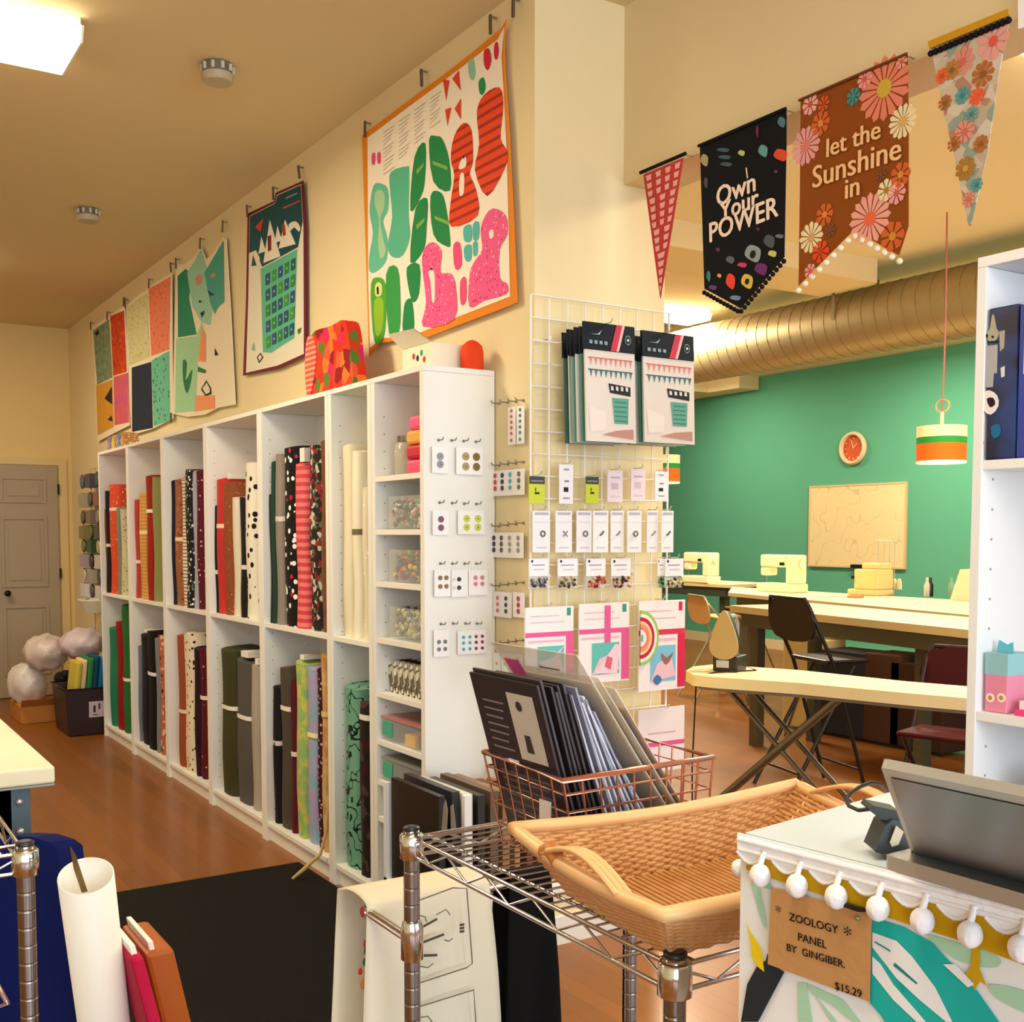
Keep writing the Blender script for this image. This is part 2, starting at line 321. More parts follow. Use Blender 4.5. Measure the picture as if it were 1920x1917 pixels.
BL = [
 [(203,213,1174,M('#1F7A56'),'teal green',None,0),(214,226,1161,M('#8E1216'),'dark red',None,0),(226,236,1130,M('#2E7A3A',pat='chalk',cols=('#1E4A2A',),sc=6,thr=.8),'bright green',(.4,'#EDE8DE'),0)],
 [(250,259,1206,M('#5A6478',pat='chalk',cols=('#8A929E',),sc=8,thr=.9),'slate blue',None,0),(259,274,1186,M('#15161F'),'black navy',None,.02),(274,290,1180,M('#101116'),'black',(.62,'#E8E8E8'),0),(290,296,1192,M('#7D8288'),'slim grey',None,0),(296,304,1186,M('#B56A50',pat='dots',cols=('#2A1A16','#E8C0A8'),sc=28,thr=.35),'coral spotted',None,0)],
 [(329,343,1184,M('#9A4A2C'),'rust',(.4,'#E8D2B4'),0),(343,361,1182,M('#E4D6BC',pat='dots',cols=('#2A2420',),sc=30,thr=.25),'cream with black marks',None,0),(362,371,1211,M('#2A1028'),'dark plum',None,0),(371,381,1211,M('#5A121C',pat='dots',cols=('#C89A98',),sc=20,thr=.12),'maroon',(.6,'#EADCD0','white bow tie'),0)],
 [(412,437,1212,M('#3E3F22',bump=.4),'olive green',(.58,'#E9E6DA'),.0),(438,468,1232,M('#55534F',bump=.5),'charcoal grey knit',(.58,'#E9E6DA'),.03),(468,482,1246,M('#A9A192'),'pale taupe',None,.03)],
 [(504,521,1284,M('#17161C'),'black',(.57,'#E4C8C8'),0),(521,543,1245,M('#4E453A'),'dark taupe',(.72,'#EFE0CC'),0),(543,553,1272,M('#5A1228'),'slim maroon',(.5,'#E8C8CC'),0),(553,571,1236,M('#C6C46A',pat='tie',cols=('#8FB46A',),sc=18),'lime and yellow',None,.02),(571,591,1248,M('#B79BC4',pat='tie',cols=('#86AFC8',),sc=12),'pastel tie-dyed',(.6,'#F2EFA8','yellow tie'),0),(592,603,1250,M('#3A1C26',pat='dots',cols=('#C8A8A8',),sc=50,thr=.3),'dark speckled',None,0),(602,614,1222,M('#C08A4A',pat='tie',cols=('#D8B070',),sc=14),'tan and orange',(.68,'#E2C87A','yellow tie'),0)],
 [(632,672,1280,M('#6FA58C',rough=.8,pat='squig',cols=('#16201C',),sc=16,thr=.022),'wide mint green with black line drawing',None,0),(673,695,1316,M('#2A1C1C',pat='cells',cols=('#3A1418','#1E1A1A','#4A3A38'),sc=26),'dark floral',(.9,'#E8E4DC'),0)]]
UN = ['upper cubby nearest the door', 'second upper cubby from door', 'third upper cubby from door', 'fourth upper cubby from door', 'fifth upper cubby from door', 'narrow upper cubby']
for grp, zb, part in ((BU, ZU, 'upper'), (BL, ZL, 'lower')):
    for i, lst in enumerate(grp):
        bx0, bx1 = E_[i]+.034, E_[i+1]-.034; last = bx0
        xs = [(at(l, 1000, 'y', 1.87).x, at(r, 1000, 'y', 1.87).x) for l, r, *_ in lst]
        for k, (l, r, tp, m, wd, tie, core) in enumerate(lst):
            a, c = xs[k]; a = max(a, last); c = min(max(c, a+.024), bx1)
            if c-a < .022: a = c-.022
            zt = at((l+r)/2, tp, 'y', 1.87).z
            pos = 'leftmost' if k == 0 else 'rightmost' if k == len(lst)-1 else 'next right of %s' % lst[k-1][4]
            bolt(a, c, zt, zb, m, '%s fabric bolt, %s, %s' % (wd, pos, UN[i].replace('upper', part)), tie=tie, core=core, y0=1.85+R()*.012, dep=.17+R()*.03)
            last = c
# cream board behind in bay 6, dark ties: a paper roll
b = MB(); p0, p1 = at(652, 820, 'y', 2.085), at(692, 812, 'y', 2.085); b.box(-4.19, -3.9, 2.078, 2.09, ZU, 1.79, M('#E0D8B8'))
b.build('foam_board', label='large cream board standing behind the cream bolts in the narrow cubby', cat='board')
# hanging ribbon over the lower edge of bay 5
b = MB(); b.tube([(-4.30, 1.84, .35), (-4.29, 1.822, .2), (-4.30, 1.80, .11), (-4.33, 1.74, .05), (-4.36, 1.70, .008)], [.008, .008, .007, .009, .006], M('#C9A96A')); b.build('ribbon_tie', label='loose tan ribbon trailing from the lower shelf onto the floor edge', cat='ribbon')
# ---------------------------------------------------------------- contents of the narrow end unit
x70, x71 = E_[6]+.034, E_[7]-.034
S = sorted(SH7)
def z_on(i): return S[i]+.0006
clear = M('#E8ECEA', .15, alpha=.16)
def jarbox(x0, x1, y0, y1, z, h, m, cm, lab, wallm=clear, lid=None, nm='clear_bin'):
    t = thing(nm, lab, 'bin', ((x0+x1)/2, (y0+y1)/2, z), 'clear bins in the narrow end unit')
    b = MB(); b.box(x0, x1, y0, y1, z, z+.003, wallm); b.box(x0, x0+.002, y0, y1, z+.003, z+h, wallm); b.box(x1-.002, x1, y0, y1, z+.003, z+h, wallm)
    b.box(x0+.002, x1-.002, y0, y0+.002, z+.003, z+h, wallm); b.box(x0+.002, x1-.002, y1-.002, y1, z+.003, z+h, wallm); b.build('bin_wall', t)
    if lid: b = MB(); b.box(x0-.003, x1+.003, y0-.003, y1+.003, z+h, z+h+.008, lid); b.build('lid', t)
    return t
def fill(name, lab, cat, x0, x1, y0, y1, z, h, mats, n, r, grp):
    b = MB()
    for k in range(n):
        rr = r*(.8+.4*R()); b.ball((x0+rr+(x1-x0-2*rr)*R(), y0+rr+(y1-y0-2*rr)*R(), z+rr+(max(h-2*rr, .001))*R()), rr, random.choice(mats), 7, 5)
    return b.build(name, label=lab, cat=cat, kind='stuff', group=grp)
zz = z_on(7)   # top compartment: pink & red packets, glass jar
cols = [('#E8547C', 'pink'), ('#C81E3C', 'crimson'), ('#F2A84A', 'orange yellow'), ('#F08A78', 'salmon'), ('#B83A2A', 'brick red')]
for k, (cc, nm) in enumerate(cols):
    z0 = zz+k*.0515 if k < 3 else zz+(4-k)*.0515; x0 = -3.60 if k < 3 else -3.53; 
    if k >= 3: continue
    b = MB(); b.box(-3.60, -3.46, 1.85, 2.05, z0, z0+.05, M(cc, .5)); b.build('trim_packet', label=nm+' packet of trim, '+('lowest' if k == 0 else 'middle' if k == 1 else 'topmost')+' of the stack in the top narrow shelf', cat='packet', group='bright packets in the top narrow shelf', bev=.012)
b = MB(); b.box(-3.60, -3.46, 1.86, 2.04, zz+.155, zz+.205, M('#F05A8C', .5)); b.build('ribbon_card', label='hot pink ribbon bundle on top of the packet stack in the narrow unit', cat='ribbon', bev=.012)
b = MB(); b.lathe([(.045, 0), (.05, .01), (.05, .11), (.035, .125)], (-3.70, 1.91, zz), M('#D8D2BE', .12, alpha=.5)); j = b.build('glass_jar', label='glass jar of pale buttons beside the pink packets, narrow unit top shelf', cat='jar')
b = MB(); b.lathe([(.04, 0), (.04, .02)], (-3.70, 1.91, zz+.125), M('#8E8E86', .3, .8)); b.build('jar_lid', j, label='grey metal lid')
b = MB(); 
for q in range(60): b.ball((-3.70+(R()-.5)*.06, 1.91+(R()-.5)*.06, zz+.01+R()*.09), .007, M('#BDB59A'), 6, 4)
b.build('buttons', j, kind='stuff')
for idx, mats, lab, rr in ((6, [M('#1C1C1E'), M('#E8E0D4'), M('#C87A78'), M('#7FA898'), M('#5A3A34')], 'clear bin of mixed black and pink clips, second shelf down in the narrow unit', .012),
                        (5, [M('#D8932A'), M('#8E1C3C'), M('#2A6E7E'), M('#4A9A4A'), M('#E8D23A'), M('#C83A4A'), M('#3A2A4A')], 'clear bin of multicoloured thread spools, third shelf down in the narrow unit', .014),
                        (4, [M('#8E928A', .3), M('#C8C4A8'), M('#5E645E'), M('#D8D27A')], 'clear bin of grey bobbins and notions, fourth shelf down in the narrow unit', .014)):
    z0 = z_on(idx); t = jarbox(-3.74, -3.455, 1.85, 2.05, z0, .12, None, None, lab)
    b = MB()
    for k in range(420):
        r0 = rr*(.5+.35*R()); b.ball((-3.735+r0+(.275-2*r0)*R(), 1.853+r0+(.19-2*r0)*R()**1.5, z0+.004+r0+.095*R()), (r0, r0, r0*(.7+.6*R())), random.choice(mats), 6, 4)
    b.build('contents', t, kind='stuff')
z0 = z_on(3)
for k in range(7):   # row of black and white zipper packs
    b = MB(); x0 = -3.77+k*.044; n = 10
    b.T = Matrix.Translation((x0+.018, 1.93, z0)) @ Matrix.Rotation(math.radians(-22), 4, 'Y')
    b.prism(smooth_loop([(-.016, -.06, .002), (.014, -.06, .002), (.014, -.055, .10), (0, -.05, .125), (-.016, -.055, .10)], 3), (0, .12, 0), M('#D6D0BC', pat='cells', cols=('#2A2622', '#EFEADA', '#6A6252'), sc=45))
    b.build('patterned_pouch', label='black and cream patterned pouch, %s of the leaning row in the narrow unit' % ['leftmost', 'second', 'third', 'middle', 'fifth', 'sixth', 'rightmost'][k], cat='pouch', group='leaning row of patterned pouches')
for idx, lc, c2, lab in ((2, '#D8928C', '#E8B02A', 'shallow clear bin with teal label and yellow packet, under the pouches'), (1, '#A8AAA0', '#A84A3A', 'shallow clear bin with teal label and brick packet, below the yellow packet bin')):
    z0 = z_on(idx); t = jarbox(-3.785, -3.455, 1.84, 2.07, z0, .085, None, None, lab, lid=M(lc, .3, alpha=.6))
    b = MB(); b.box(-3.775, -3.70, 1.836, 1.839, z0+.02, z0+.075, M('#3FAE8C', .4)); b.build('label_card', t, label='teal label')
    b = MB(); b.box(-3.62, -3.54, 1.85, 1.95, z0+.004, z0+.045, M(c2)); b.build('packet', t)
    b = MB(); b.box(-3.53, -3.47, 1.86, 1.98, z0+.004, z0+.05, M('#7A4A5A' if idx == 2 else '#D8C87A')); b.build('packet', t)
b = MB(); z0 = .0906; b.box(-3.70, -3.50, 1.86, 2.05, z0, z0+.1, M('#C9BCA8')); b.build('storage_box', label='beige box on the bottom shelf of the narrow end unit', cat='box', bev=.004)
b = MB(); b.lathe([(.022, 0), (.024, .05), (.018, .07)], (-3.52, 1.86, .1912), M('#B4141E')); b.build('thread_cone', label='small red cone on the beige box in the bottom of the narrow unit', cat='thread cone')
# ================================================================ ON TOP OF THE SHELVES
ZT = 2.0206
pl = PY(1.95)
b = MB(); bagm = M('#C8401E', .8, pat='cells', cols=('#E0301E', '#D8265A', '#F0782A', '#5E7A2A', '#E85A3A', '#8E1A1E'), sc=20)
z5 = zm(580, 575, 1)
outl = smooth_loop([(593, 625), (602, 604), (632, 594), (655, 582), (664, 600), (670, 650), (673, 706), (635, 722), (592, 733), (586, 690), (590, 650)], 3)
pts = [pl.at(x, y) for x, y in outl]; zmn = min(p.z for p in pts); b.prism([p+Vc((0, -.03, ZT-zmn)) for p in pts], (0, .06, 0), bagm)
tb = b.build('fabric_tote', label='red and orange floral fabric tote bag on top of the shelves', cat='bag', bev=.012)
b = MB(); p = [pl.at(*q) for q in smooth_loop([(588, 625), (598, 612), (606, 640), (602, 690), (592, 730), (586, 690)], 3)]; b.prism([q+Vc((0, -.036, ZT-zmn)) for q in p], (0, .005, 0), M('#E8583A', pat='hstripe', cols=('#F2A090',), sc=14, thr=.6)); b.build('striped_gusset', tb, label='coral striped side band')
t = thing('white_carton', 'white carton with small printed pictures under the animal panel', 'box', (-3.62, 1.97, ZT))
b = MB(); b.box(-3.72, -3.50, 1.90, 2.04, ZT, ZT+.095, M('#EDE6CC', .6)); o = b.build('carton_body', t, bev=.002)
b = MB(); b.add([(-3.72, 1.90, ZT+.0955), (-3.50, 1.90, ZT+.0955), (-3.54, 1.85, ZT+.14), (-3.74, 1.85, ZT+.15)], [(0, 1, 2, 3)], M('#F1EAD2', .6)); b.add([(-3.72, 1.905, ZT+.0955), (-3.50, 1.905, ZT+.0955), (-3.54, 1.855, ZT+.142), (-3.74, 1.855, ZT+.152)], [(3, 2, 1, 0)], M('#F1EAD2', .6)); b.build('flap', t)
b = MB()
for k, (x, z, cc) in enumerate(((-3.63, .06, '#C8323A'), (-3.60, .05, '#2A2A2A'), (-3.57, .065, '#3A9A6A'), (-3.55, .04, '#C8323A'))): b.disc(PY(1.8995), 0, 0, .001, M(cc)) if 0 else b.add([(x+.011*math.cos(q*1.05), 1.8990, ZT+z+.012*math.sin(q*1.05)) for q in range(6)], [list(range(6))], M(cc))
b.build('printed_pictures', t)
b = MB(); c0 = at(903, 690, 'x', -3.47); b.lathe([(.038, 0), (.041, .02), (.041, .06), (.036, .085), (.02, .1), (.004, .106)], (-3.455, 2.04, ZT), M('#E0421C', .7)); b.build('pincushion', label='orange rounded felt cosy standing on the shelf end by the pillar', cat='pincushion')
for k, (x, cc) in enumerate(((-8.2, '#8A7A9A'), (-8.08, '#D8A84A'), (-7.95, '#7E8AAE'), (-7.82, '#C88A4A'))):
    b = MB(); b.add([(x-.05, 1.88, ZT), (x+.05, 1.88, ZT), (x+.05, 1.98, ZT), (x-.05, 1.98, ZT), (x-.05, 1.88, ZT+.06), (x+.05, 1.88, ZT+.06), (x+.05, 1.98, ZT+.06), (x-.05, 1.98, ZT+.06), (x, 1.88, ZT+.11), (x, 1.98, ZT+.11)],
                    [(0, 1, 5, 8, 4), (2, 3, 7, 9, 6), (1, 2, 6, 5), (3, 0, 4, 7), (5, 6, 9, 8), (7, 4, 8, 9), (3, 2, 1, 0)], M(cc, pat='dots', cols=('#EADFC8',), sc=40))
    b.build('fabric_house', label=['lilac', 'mustard', 'blue grey', 'tan'][k]+' little fabric house on top of the farthest shelf', cat='ornament', group='little fabric houses')
# ================================================================ FABRIC PANELS ON THE WALL
PLW = PY(YW-.022)
def panel(name, label, outline, layers, z, m0, clips, th=.004, cat='fabric panel'):
    b = MB(); P = [PLW.at(x, y) for x, y in z(outline)]
    b.prism(P, (0, th, 0), m0)
    for k, ly in enumerate(layers):
        pts, mm = ly[0], ly[1]; sm = ly[2] if len(ly) > 2 else 0; off = .0006*(1+(ly[3] if len(ly) > 3 else 1))
        b.art(PLW, z(pts), mm, off, sm)
    o = b.build(name, label=label, cat=cat, group='fabric panels pinned to the wall above the shelves')
    for k, (x, y) in enumerate(clips):
        c = PLW.at(*z([(x, y)])[0]); q = MB(); q.T = Matrix.Translation(c+Vc((0, -.004, 0))) @ Matrix.Rotation((R()-.5)*.6, 4, 'Y')
        q.box(-.006, .006, -.006, .002, -.02, .045, M('#5A4A3A', .5)); q.box(-.003, .003, .002, .024, .036, .042, M('#8E8E8A', .3, .9)); q.build('clip', o, label='small peg clip', bev=.001)
    return o
z2 = zm(150, 300, 3.486)
cr = M('#EFE3C4', .85)
panel('wall_hanging', 'small panel of green, red, mustard and pink blocks, farthest on the wall', [(78, 1090), (190, 1022), (300, 945), (312, 1300), (325, 1735), (215, 1790), (112, 1845), (95, 1400)],
 [([(85,1115),(190,1042),(213,1420),(112,1472)], M('#8C9C78', pat='tie', cols=('#6E8468',), sc=20)), ([(197,1022),(287,985),(305,1385),(217,1412)], M('#CF4420', pat='dots', cols=('#7E2016', '#E8703A'), sc=24, thr=.3)),
  ([(105,1478),(212,1435),(220,1745),(115,1800)], M('#D99A33')), ([(219,1420),(314,1390),(321,1715),(225,1735)], M('#DE6658', pat='tie', cols=('#D0588A',), sc=10)),
  ([(160,1560),(208,1480),(210,1600)], M('#2A2622'), 0, 2), ([(95,1130),(120,1110),(125,1140),(105,1150)], M('#16140F'), 0, 2), ([(180,1700),(205,1670),(215,1710)], M('#2A2622'), 0, 2)], z2, cr, [(75, 1095), (182, 1030), (290, 940)])
panel('wall_hanging', 'panel quartered in cream, coral, navy and spotted mint, second from the door end', [(296, 960), (380, 885), (440, 850), (470, 815), (600, 740), (604, 1230), (608, 1690), (470, 1760), (335, 1800), (318, 1400)],
 [([(305,965),(440,870),(455,1285),(322,1345)], M('#D9D39C', pat='dots', cols=('#B8B070', '#8A8A4A'), sc=40, thr=.25)), ([(447,845),(592,762),(582,1238),(466,1282)], M('#EE8562', pat='dots', cols=('#D8503A',), sc=30, thr=.25)),
  ([(338,1358),(465,1320),(476,1752),(340,1778)], M('#1F2B40', pat='dots', cols=('#2E3E58',), sc=50)), ([(467,1312),(582,1248),(590,1702),(480,1742)], M('#6DBF9F', pat='dots', cols=('#1F5A4E',), sc=26, thr=.28))], z2, cr, [(300, 950), (455, 820), (600, 715)])
tl = M('#3FA290'); mt = M('#97CDB0')
panel('wall_hanging', 'mint, green and peach map-like panel with slumped top, third from the door end', [(625, 690), (690, 680), (740, 640), (790, 570), (825, 650), (870, 610), (938, 505), (955, 520), (985, 1000), (1015, 1600), (900, 1620), (820, 1665), (700, 1680), (607, 1660), (615, 1200)],
 [([(637,760),(690,712),(736,752),(712,900),(762,1140),(640,1160)], M('#0F8862')), ([(628,1168),(762,1152),(795,1060),(812,1130),(770,1300),(752,1640),(620,1655)], M('#A3D4A4')),
  ([(700,740),(760,640),(790,585),(830,700),(880,900),(850,1080),(795,1062),(735,960)], mt), ([(812,740),(938,525),(943,930),(905,960),(880,1010),(850,930)], tl, 0, 2),
  ([(795,1090),(822,1140),(822,1320),(775,1315)], M('#F0955E'), 0, 2), ([(760,1540),(880,1540),(880,1625),(750,1645)], M('#F29A68'), 0, 2),
  ([(672,1310),(700,1330),(690,1440),(720,1390),(735,1370),(725,1450),(700,1530),(675,1450)], M('#1E7A4E'), 2, 2), ([(770,1350),(825,1375),(820,1395),(770,1385)], M('#1E7A4E'), 0, 2),
  ([(790,1500),(825,1440),(855,1490),(860,1530),(820,1545)], M('#141A1E'), 0, 2), ([(800,1495),(828,1455),(848,1495),(848,1520),(822,1532)], M('#E8DDB8'), 0, 3), ([(880,1230),(905,1275),(880,1280)], M('#141A1E'), 0, 2),
  ([(775,915),(800,925),(778,935)], M('#141A1E'), 0, 3), ([(785,1000),(815,985),(810,1010),(795,1030)], M('#141A1E'), 0, 3), ([(830,850),(880,880),(850,890)], M('#14383E'), 0, 3), ([(755,770),(790,750),(795,800),(765,820)], M('#D88A72'), 3, 2), ([(850,750),(890,735),(880,765),(855,772)], M('#C8907A'), 0, 3)], z2, cr, [(632, 690), (790, 560), (938, 450), (600, 1700)])
lay = [([(1108,368),(1275,280),(1287,228),(1445,158),(1460,440),(1463,1268),(1290,1345),(1085,1392),(1100,900)], M('#E9E4CC')),
 ([(1110,370),(1275,284),(1290,232),(1443,163),(1455,400),(1425,570),(1190,700),(1150,590),(1105,610)], M('#0E4A50'), 0, 2),
 ([(1180,712),(1420,582),(1402,1165),(1320,1215),(1250,1262),(1195,1258)], M('#5EBB98'), 0, 2)]
for (cx, cy, w, h) in ((1240, 540, 70, 150), (1340, 490, 70, 100), (1185, 560, 30, 60), (1290, 490, 30, 60)):
    lay.append(([(cx, cy-h), (cx+w, cy+h*.6), (cx-w*.6, cy+h*.9)], M('#EFEAD6'), 0, 3))
lay += [([(1225,500),(1250,490),(1250,590),(1228,600)], M('#7A2A22'), 0, 4), ([(1145,440),(1200,380),(1180,470)], M('#D8382E'), 0, 4), ([(1320,430),(1340,420),(1345,490),(1325,500)], M('#A83A2E'), 0, 4),
 ([(1105,610),(1150,590),(1175,640),(1170,760),(1108,770)], M('#E9E4CC'), 0, 3), ([(1130,620),(1155,690),(1120,695)], M('#1E5A4A'), 0, 4), ([(1365,420),(1410,400),(1440,440),(1430,470),(1400,440),(1370,470)], M('#E9E4CC'), 2, 4),
 ([(1325,310),(1440,262),(1440,272),(1330,322)], M('#B0524E'), 0, 4), ([(1345,245),(1420,212),(1418,222),(1345,257)], M('#8A9A9A'), 0, 4), ([(1420,1110),(1448,1095),(1440,1130),(1425,1140)], M('#2E7A3A'), 0, 3),
 ([(1155,1290),(1180,1260),(1198,1290),(1170,1330)], M('#22262A'), 0, 3), ([(1164,1290),(1180,1272),(1189,1290),(1172,1315)], M('#E9E4CC'), 0, 4), ([(1120,1240),(1135,1190),(1145,1250)], M('#7FB89A'), 0, 3)]
gc = ['#1E4F7A', '#2E8A3A', '#3E9A2E', '#1E5A6A', '#2A4F8A']
for r_ in range(5):
    for c_ in range(5):
        u0, v0 = c_/5+.03, r_/5+.03; q = []
        for du, dv in ((0, 0), (.14, 0), (.14, .14), (0, .14)):
            u, v = u0+du, v0+dv; x = (1205*(1-u)+1415*u)*(1-v)+(1212*(1-u)+1400*u)*v; y = (740*(1-u)+618*u)*(1-v)+(1250*(1-u)+1150*u)*v; q.append((x, y))
        lay.append((q, M(gc[(r_*3+c_*2) % 5]), 0, 3)); mx, my = sum(p[0] for p in q)/4, sum(p[1] for p in q)/4
        lay.append(([(mx-6, my+8), (mx, my-12), (mx+6, my+6)], M('#9AD0A0'), 0, 4))
panel('wall_hanging', 'maroon-edged winter advent calendar panel with snowy houses and green pockets', [(1095,350),(1270,268),(1278,215),(1458,135),(1475,440),(1478,1282),(1300,1365),(1065,1410),(1085,900)], lay, z2, M('#6E1028'), [(1440, 95), (1270, 235), (1100, 350)])
# animals panel
z8 = zm(660, 0, 2.82)
mint, lf, org, pk = M('#63BE9E'), M('#1F8649'), M('#E2481C', pat='hstripe', cols=('#A82A12',), sc=9, thr=.72), M('#EA5B90', pat='dots', cols=('#B82A6A', '#F8A8C8'), sc=60, thr=.25)
A = [([(82,728),(300,565),(480,432),(640,310),(770,208),(806,140),(790,300),(800,450),(818,800),(828,1200),(836,1568),(600,1660),(330,1772),(160,1790),(95,1840),(86,1480)], M('#F3EAD8'))]
def S_(pts, m, o=2, s=3): A.append((pts, m, s, o))
S_([(112,985),(150,970),(190,1000),(192,1110),(165,1170),(188,1260),(185,1370),(140,1430),(95,1440),(90,1360),(110,1230),(92,1120)], mint)
S_([(122,1020),(150,1005),(172,1030),(170,1100),(148,1160),(165,1260),(178,1330),(150,1370),(138,1280),(142,1160),(122,1090)], M('#A8CFA0'), 3)
S_([(205,910),(290,880),(303,905),(300,1130),(307,1250),(270,1350),(215,1360),(188,1300),(212,1150),(200,1000)], M('#57B794'))
for q in ([(388,757),(330,830),(308,1115),(365,1040),(386,950)], [(407,740),(445,720),(480,738),(515,850),(518,1008),(430,960)], [(398,1050),(335,1105),(308,1388),(380,1320),(395,1200)], [(415,1035),(465,1015),(495,1080),(521,1280),(500,1303),(430,1240)],
          [(290,1415),(357,1400),(355,1550),(325,1600),(302,1540)], [(275,1620),(298,1580),(320,1600),(327,1752),(270,1760)]): S_(q, lf)
for q in ([(340,900),(380,860),(378,880),(342,925)], [(425,850),(505,880),(505,900),(428,870)], [(340,1190),(385,1150),(383,1170),(342,1215)], [(435,1140),(510,1170),(510,1190),(438,1160)]): S_(q, M('#7DB04A'), 3, 1)
S_([(540,720),(590,650),(632,690),(640,850),(622,920),(655,1000),(665,1140),(525,1200),(520,1080),(540,930),(522,840)], org)
S_([(780,462),(800,560),(785,730),(820,800),(808,890),(715,1038),(650,900),(672,760),(660,590),(700,500)], org)
S_([(575,850),(600,830),(602,880),(565,895)], M('#F3EAD8'), 3); S_([(570,930),(592,920),(590,1020),(568,1030)], M('#F3EAD8'), 3); S_([(583,825),(597,828),(590,842)], M('#1A1A1A'), 4, 1)
for q in ([(480,420),(515,425),(498,535)], [(530,415),(565,372),(575,480)], [(492,580),(525,568),(505,668)], [(542,575),(576,520),(576,632)]): S_(q, M('#DE4420'), 2, 1)
S_([(615,330),(640,310),(652,380),(640,425),(620,400)], M('#8FC8A8')); S_([(670,430),(695,410),(706,460),(692,500),(674,490)], M('#2A8A50')); S_([(698,270),(725,258),(736,320),(718,372),(698,340)], M('#D02A40')); S_([(752,240),(768,222),(776,270),(766,315),(752,300)], M('#D02A40'))
S_([(385,1310),(430,1282),(474,1330),(468,1440),(525,1448),(550,1530),(540,1690),(375,1728),(392,1600),(370,1400)], pk)
S_([(700,1150),(745,1102),(813,1140),(820,1240),(780,1320),(782,1470),(820,1500),(815,1555),(700,1590),(620,1622),(622,1450),(650,1380),(688,1320),(680,1220)], pk)
S_([(403,1440),(430,1430),(438,1480),(436,1590),(422,1590),(415,1490)], M('#F6E6DC'), 3); S_([(412,1418),(425,1418),(419,1432)], M('#1A1A1A'), 4, 1); S_([(725,1225),(745,1215),(748,1250),(730,1262)], M('#F6E6DC'), 3)
for q in ([(535,1300),(570,1285),(580,1400),(545,1422)], [(572,1490),(602,1470),(603,1590),(575,1608)], [(105,815),(122,812),(120,865),(105,868)], [(134,810),(150,808),(150,860),(135,862)]): S_(q, M('#E4507E'))
for q in ([(590,1205),(628,1190),(630,1270),(595,1275)], [(640,1185),(670,1175),(668,1260),(642,1268)], [(592,1310),(628,1295),(628,1372),(600,1378)], [(640,1285),(662,1282),(660,1345),(642,1350)]): S_(q, M('#4FB8AE'))
S_([(100,1500),(140,1467),(175,1500),(180,1640),(168,1780),(125,1822),(105,1700)], M('#4FA52E')); S_([(122,1510),(140,1492),(158,1510),(155,1560),(125,1565)], M('#D8E08A'), 3); S_([(130,1520),(140,1515),(142,1555),(132,1558)], M('#1A1A1A'), 4, 1); S_([(118,1590),(165,1590),(160,1740),(125,1770)], M('#8FBE2A'), 3)
S_([(180,1450),(240,1417),(255,1600),(248,1750),(195,1762)], M('#339A48'))
for i in range(4):
    for j in range(11):
        x = 165+i*82; y0 = 690-i*60+j*22
        if j < 11-i: A.append(([(x, y0+12), (x+60-(j*7) % 23, y0-30), (x+60-(j*7) % 23, y0-27), (x, y0+15)], M('#A8A294'), 0, 2))
panel('wall_hanging', 'large orange-bordered panel of cut-out animal doll shapes, beside the pillar', [(52,715),(165,632),(300,530),(480,398),(620,290),(740,190),(790,150),(816,100),(803,200),(805,350),(830,700),(850,1100),(872,1600),(760,1645),(560,1720),(380,1790),(330,1785),(150,1815),(90,1888),(75,1400)], A, z8, M('#E2861E'), [(75, 700), (375, 430), (740, 150), (860, 60)])
# ================================================================ BANNERS ON THE HEADER
PB = PY(2.452); zb_ = zm(1180, 0, 2.595); PXM = .00165
def banner(label, outline, m, rodpts=None, rodm=None, rod_r=.005, cat='banner', grp='banners hanging from the header'):
    P = [PB.at(x, y) for x, y in zb_(outline)]
    b = MB(); b.prism(P, (0, .003, 0), m); return b, P
def fin(b, label, rod=None, rm=None, r=.005):
    o = b.build('fabric_banner', label=label, cat='banner', group='banners hanging from the header')
    if rod:
        q = MB(); a, c = [PB.at(*zb_([p])[0])+Vc((0, -.004, 0)) for p in rod]; c.z = a.z; q.tube([a, c], r, rm); q.tube([a+Vc((.01, .004, 0)), a+Vc((.01, .042, 0))], .0015, M('#8E8E8A', .3, .9)); q.tube([c+Vc((-.01, .004, 0)), c+Vc((-.01, .042, 0))], .0015, M('#8E8E8A', .3, .9)); q.build('rod', o)
    return o
blk = M('#101014', .8)
b, _ = banner('', [(68, 850), (262, 768), (150, 1455)], M('#BE3F3C', .85, pat='dots', cols=('#BE3F3C',), sc=30))
T = lambda u, v: ((68*(1-u)+262*u)*(1-v)+150*v, (850*(1-u)+768*u)*(1-v)+1455*v)
for r_ in range(15):
    v = .02+r_*.063; nn = max(1, int(5*(1-v)))
    for c_ in range(nn):
        u = (c_+.5)/nn; w = .28/nn; b.art(PB, zb_([T(u-w, v), T(u+w, v), T(u+w*.8, v+.042), T(u-w*.8, v+.042)]), M('#E9A9A4'), .0008)
fin(b, 'small red triangular pennant with pink dashes, leftmost on the header', [(58, 842), (278, 748)], blk, .006)
b, P = banner('', [(343, 712), (762, 528), (762, 700), (752, 1250), (540, 1500), (365, 1405), (352, 1000)], M('#0F1013', .85))
wt = M('#F4DCCB', .8)
for px, py, tx, sz, rot in ((572, 845, 'I', .05, .2), (515, 925, 'Own', .085, .05), (530, 1000, 'Your', .08, .05), (545, 1075, 'POWER', .085, .05)):
    b.text(PB, *zb_([(px, py)])[0], tx, sz, wt, .0012, rot); 
    if tx != 'I': b.text(PB, *zb_([(px+5, py+1)])[0], tx, sz, wt, .0013, rot); b.text(PB, *zb_([(px+2, py+4)])[0], tx, sz, wt, .0013, rot)
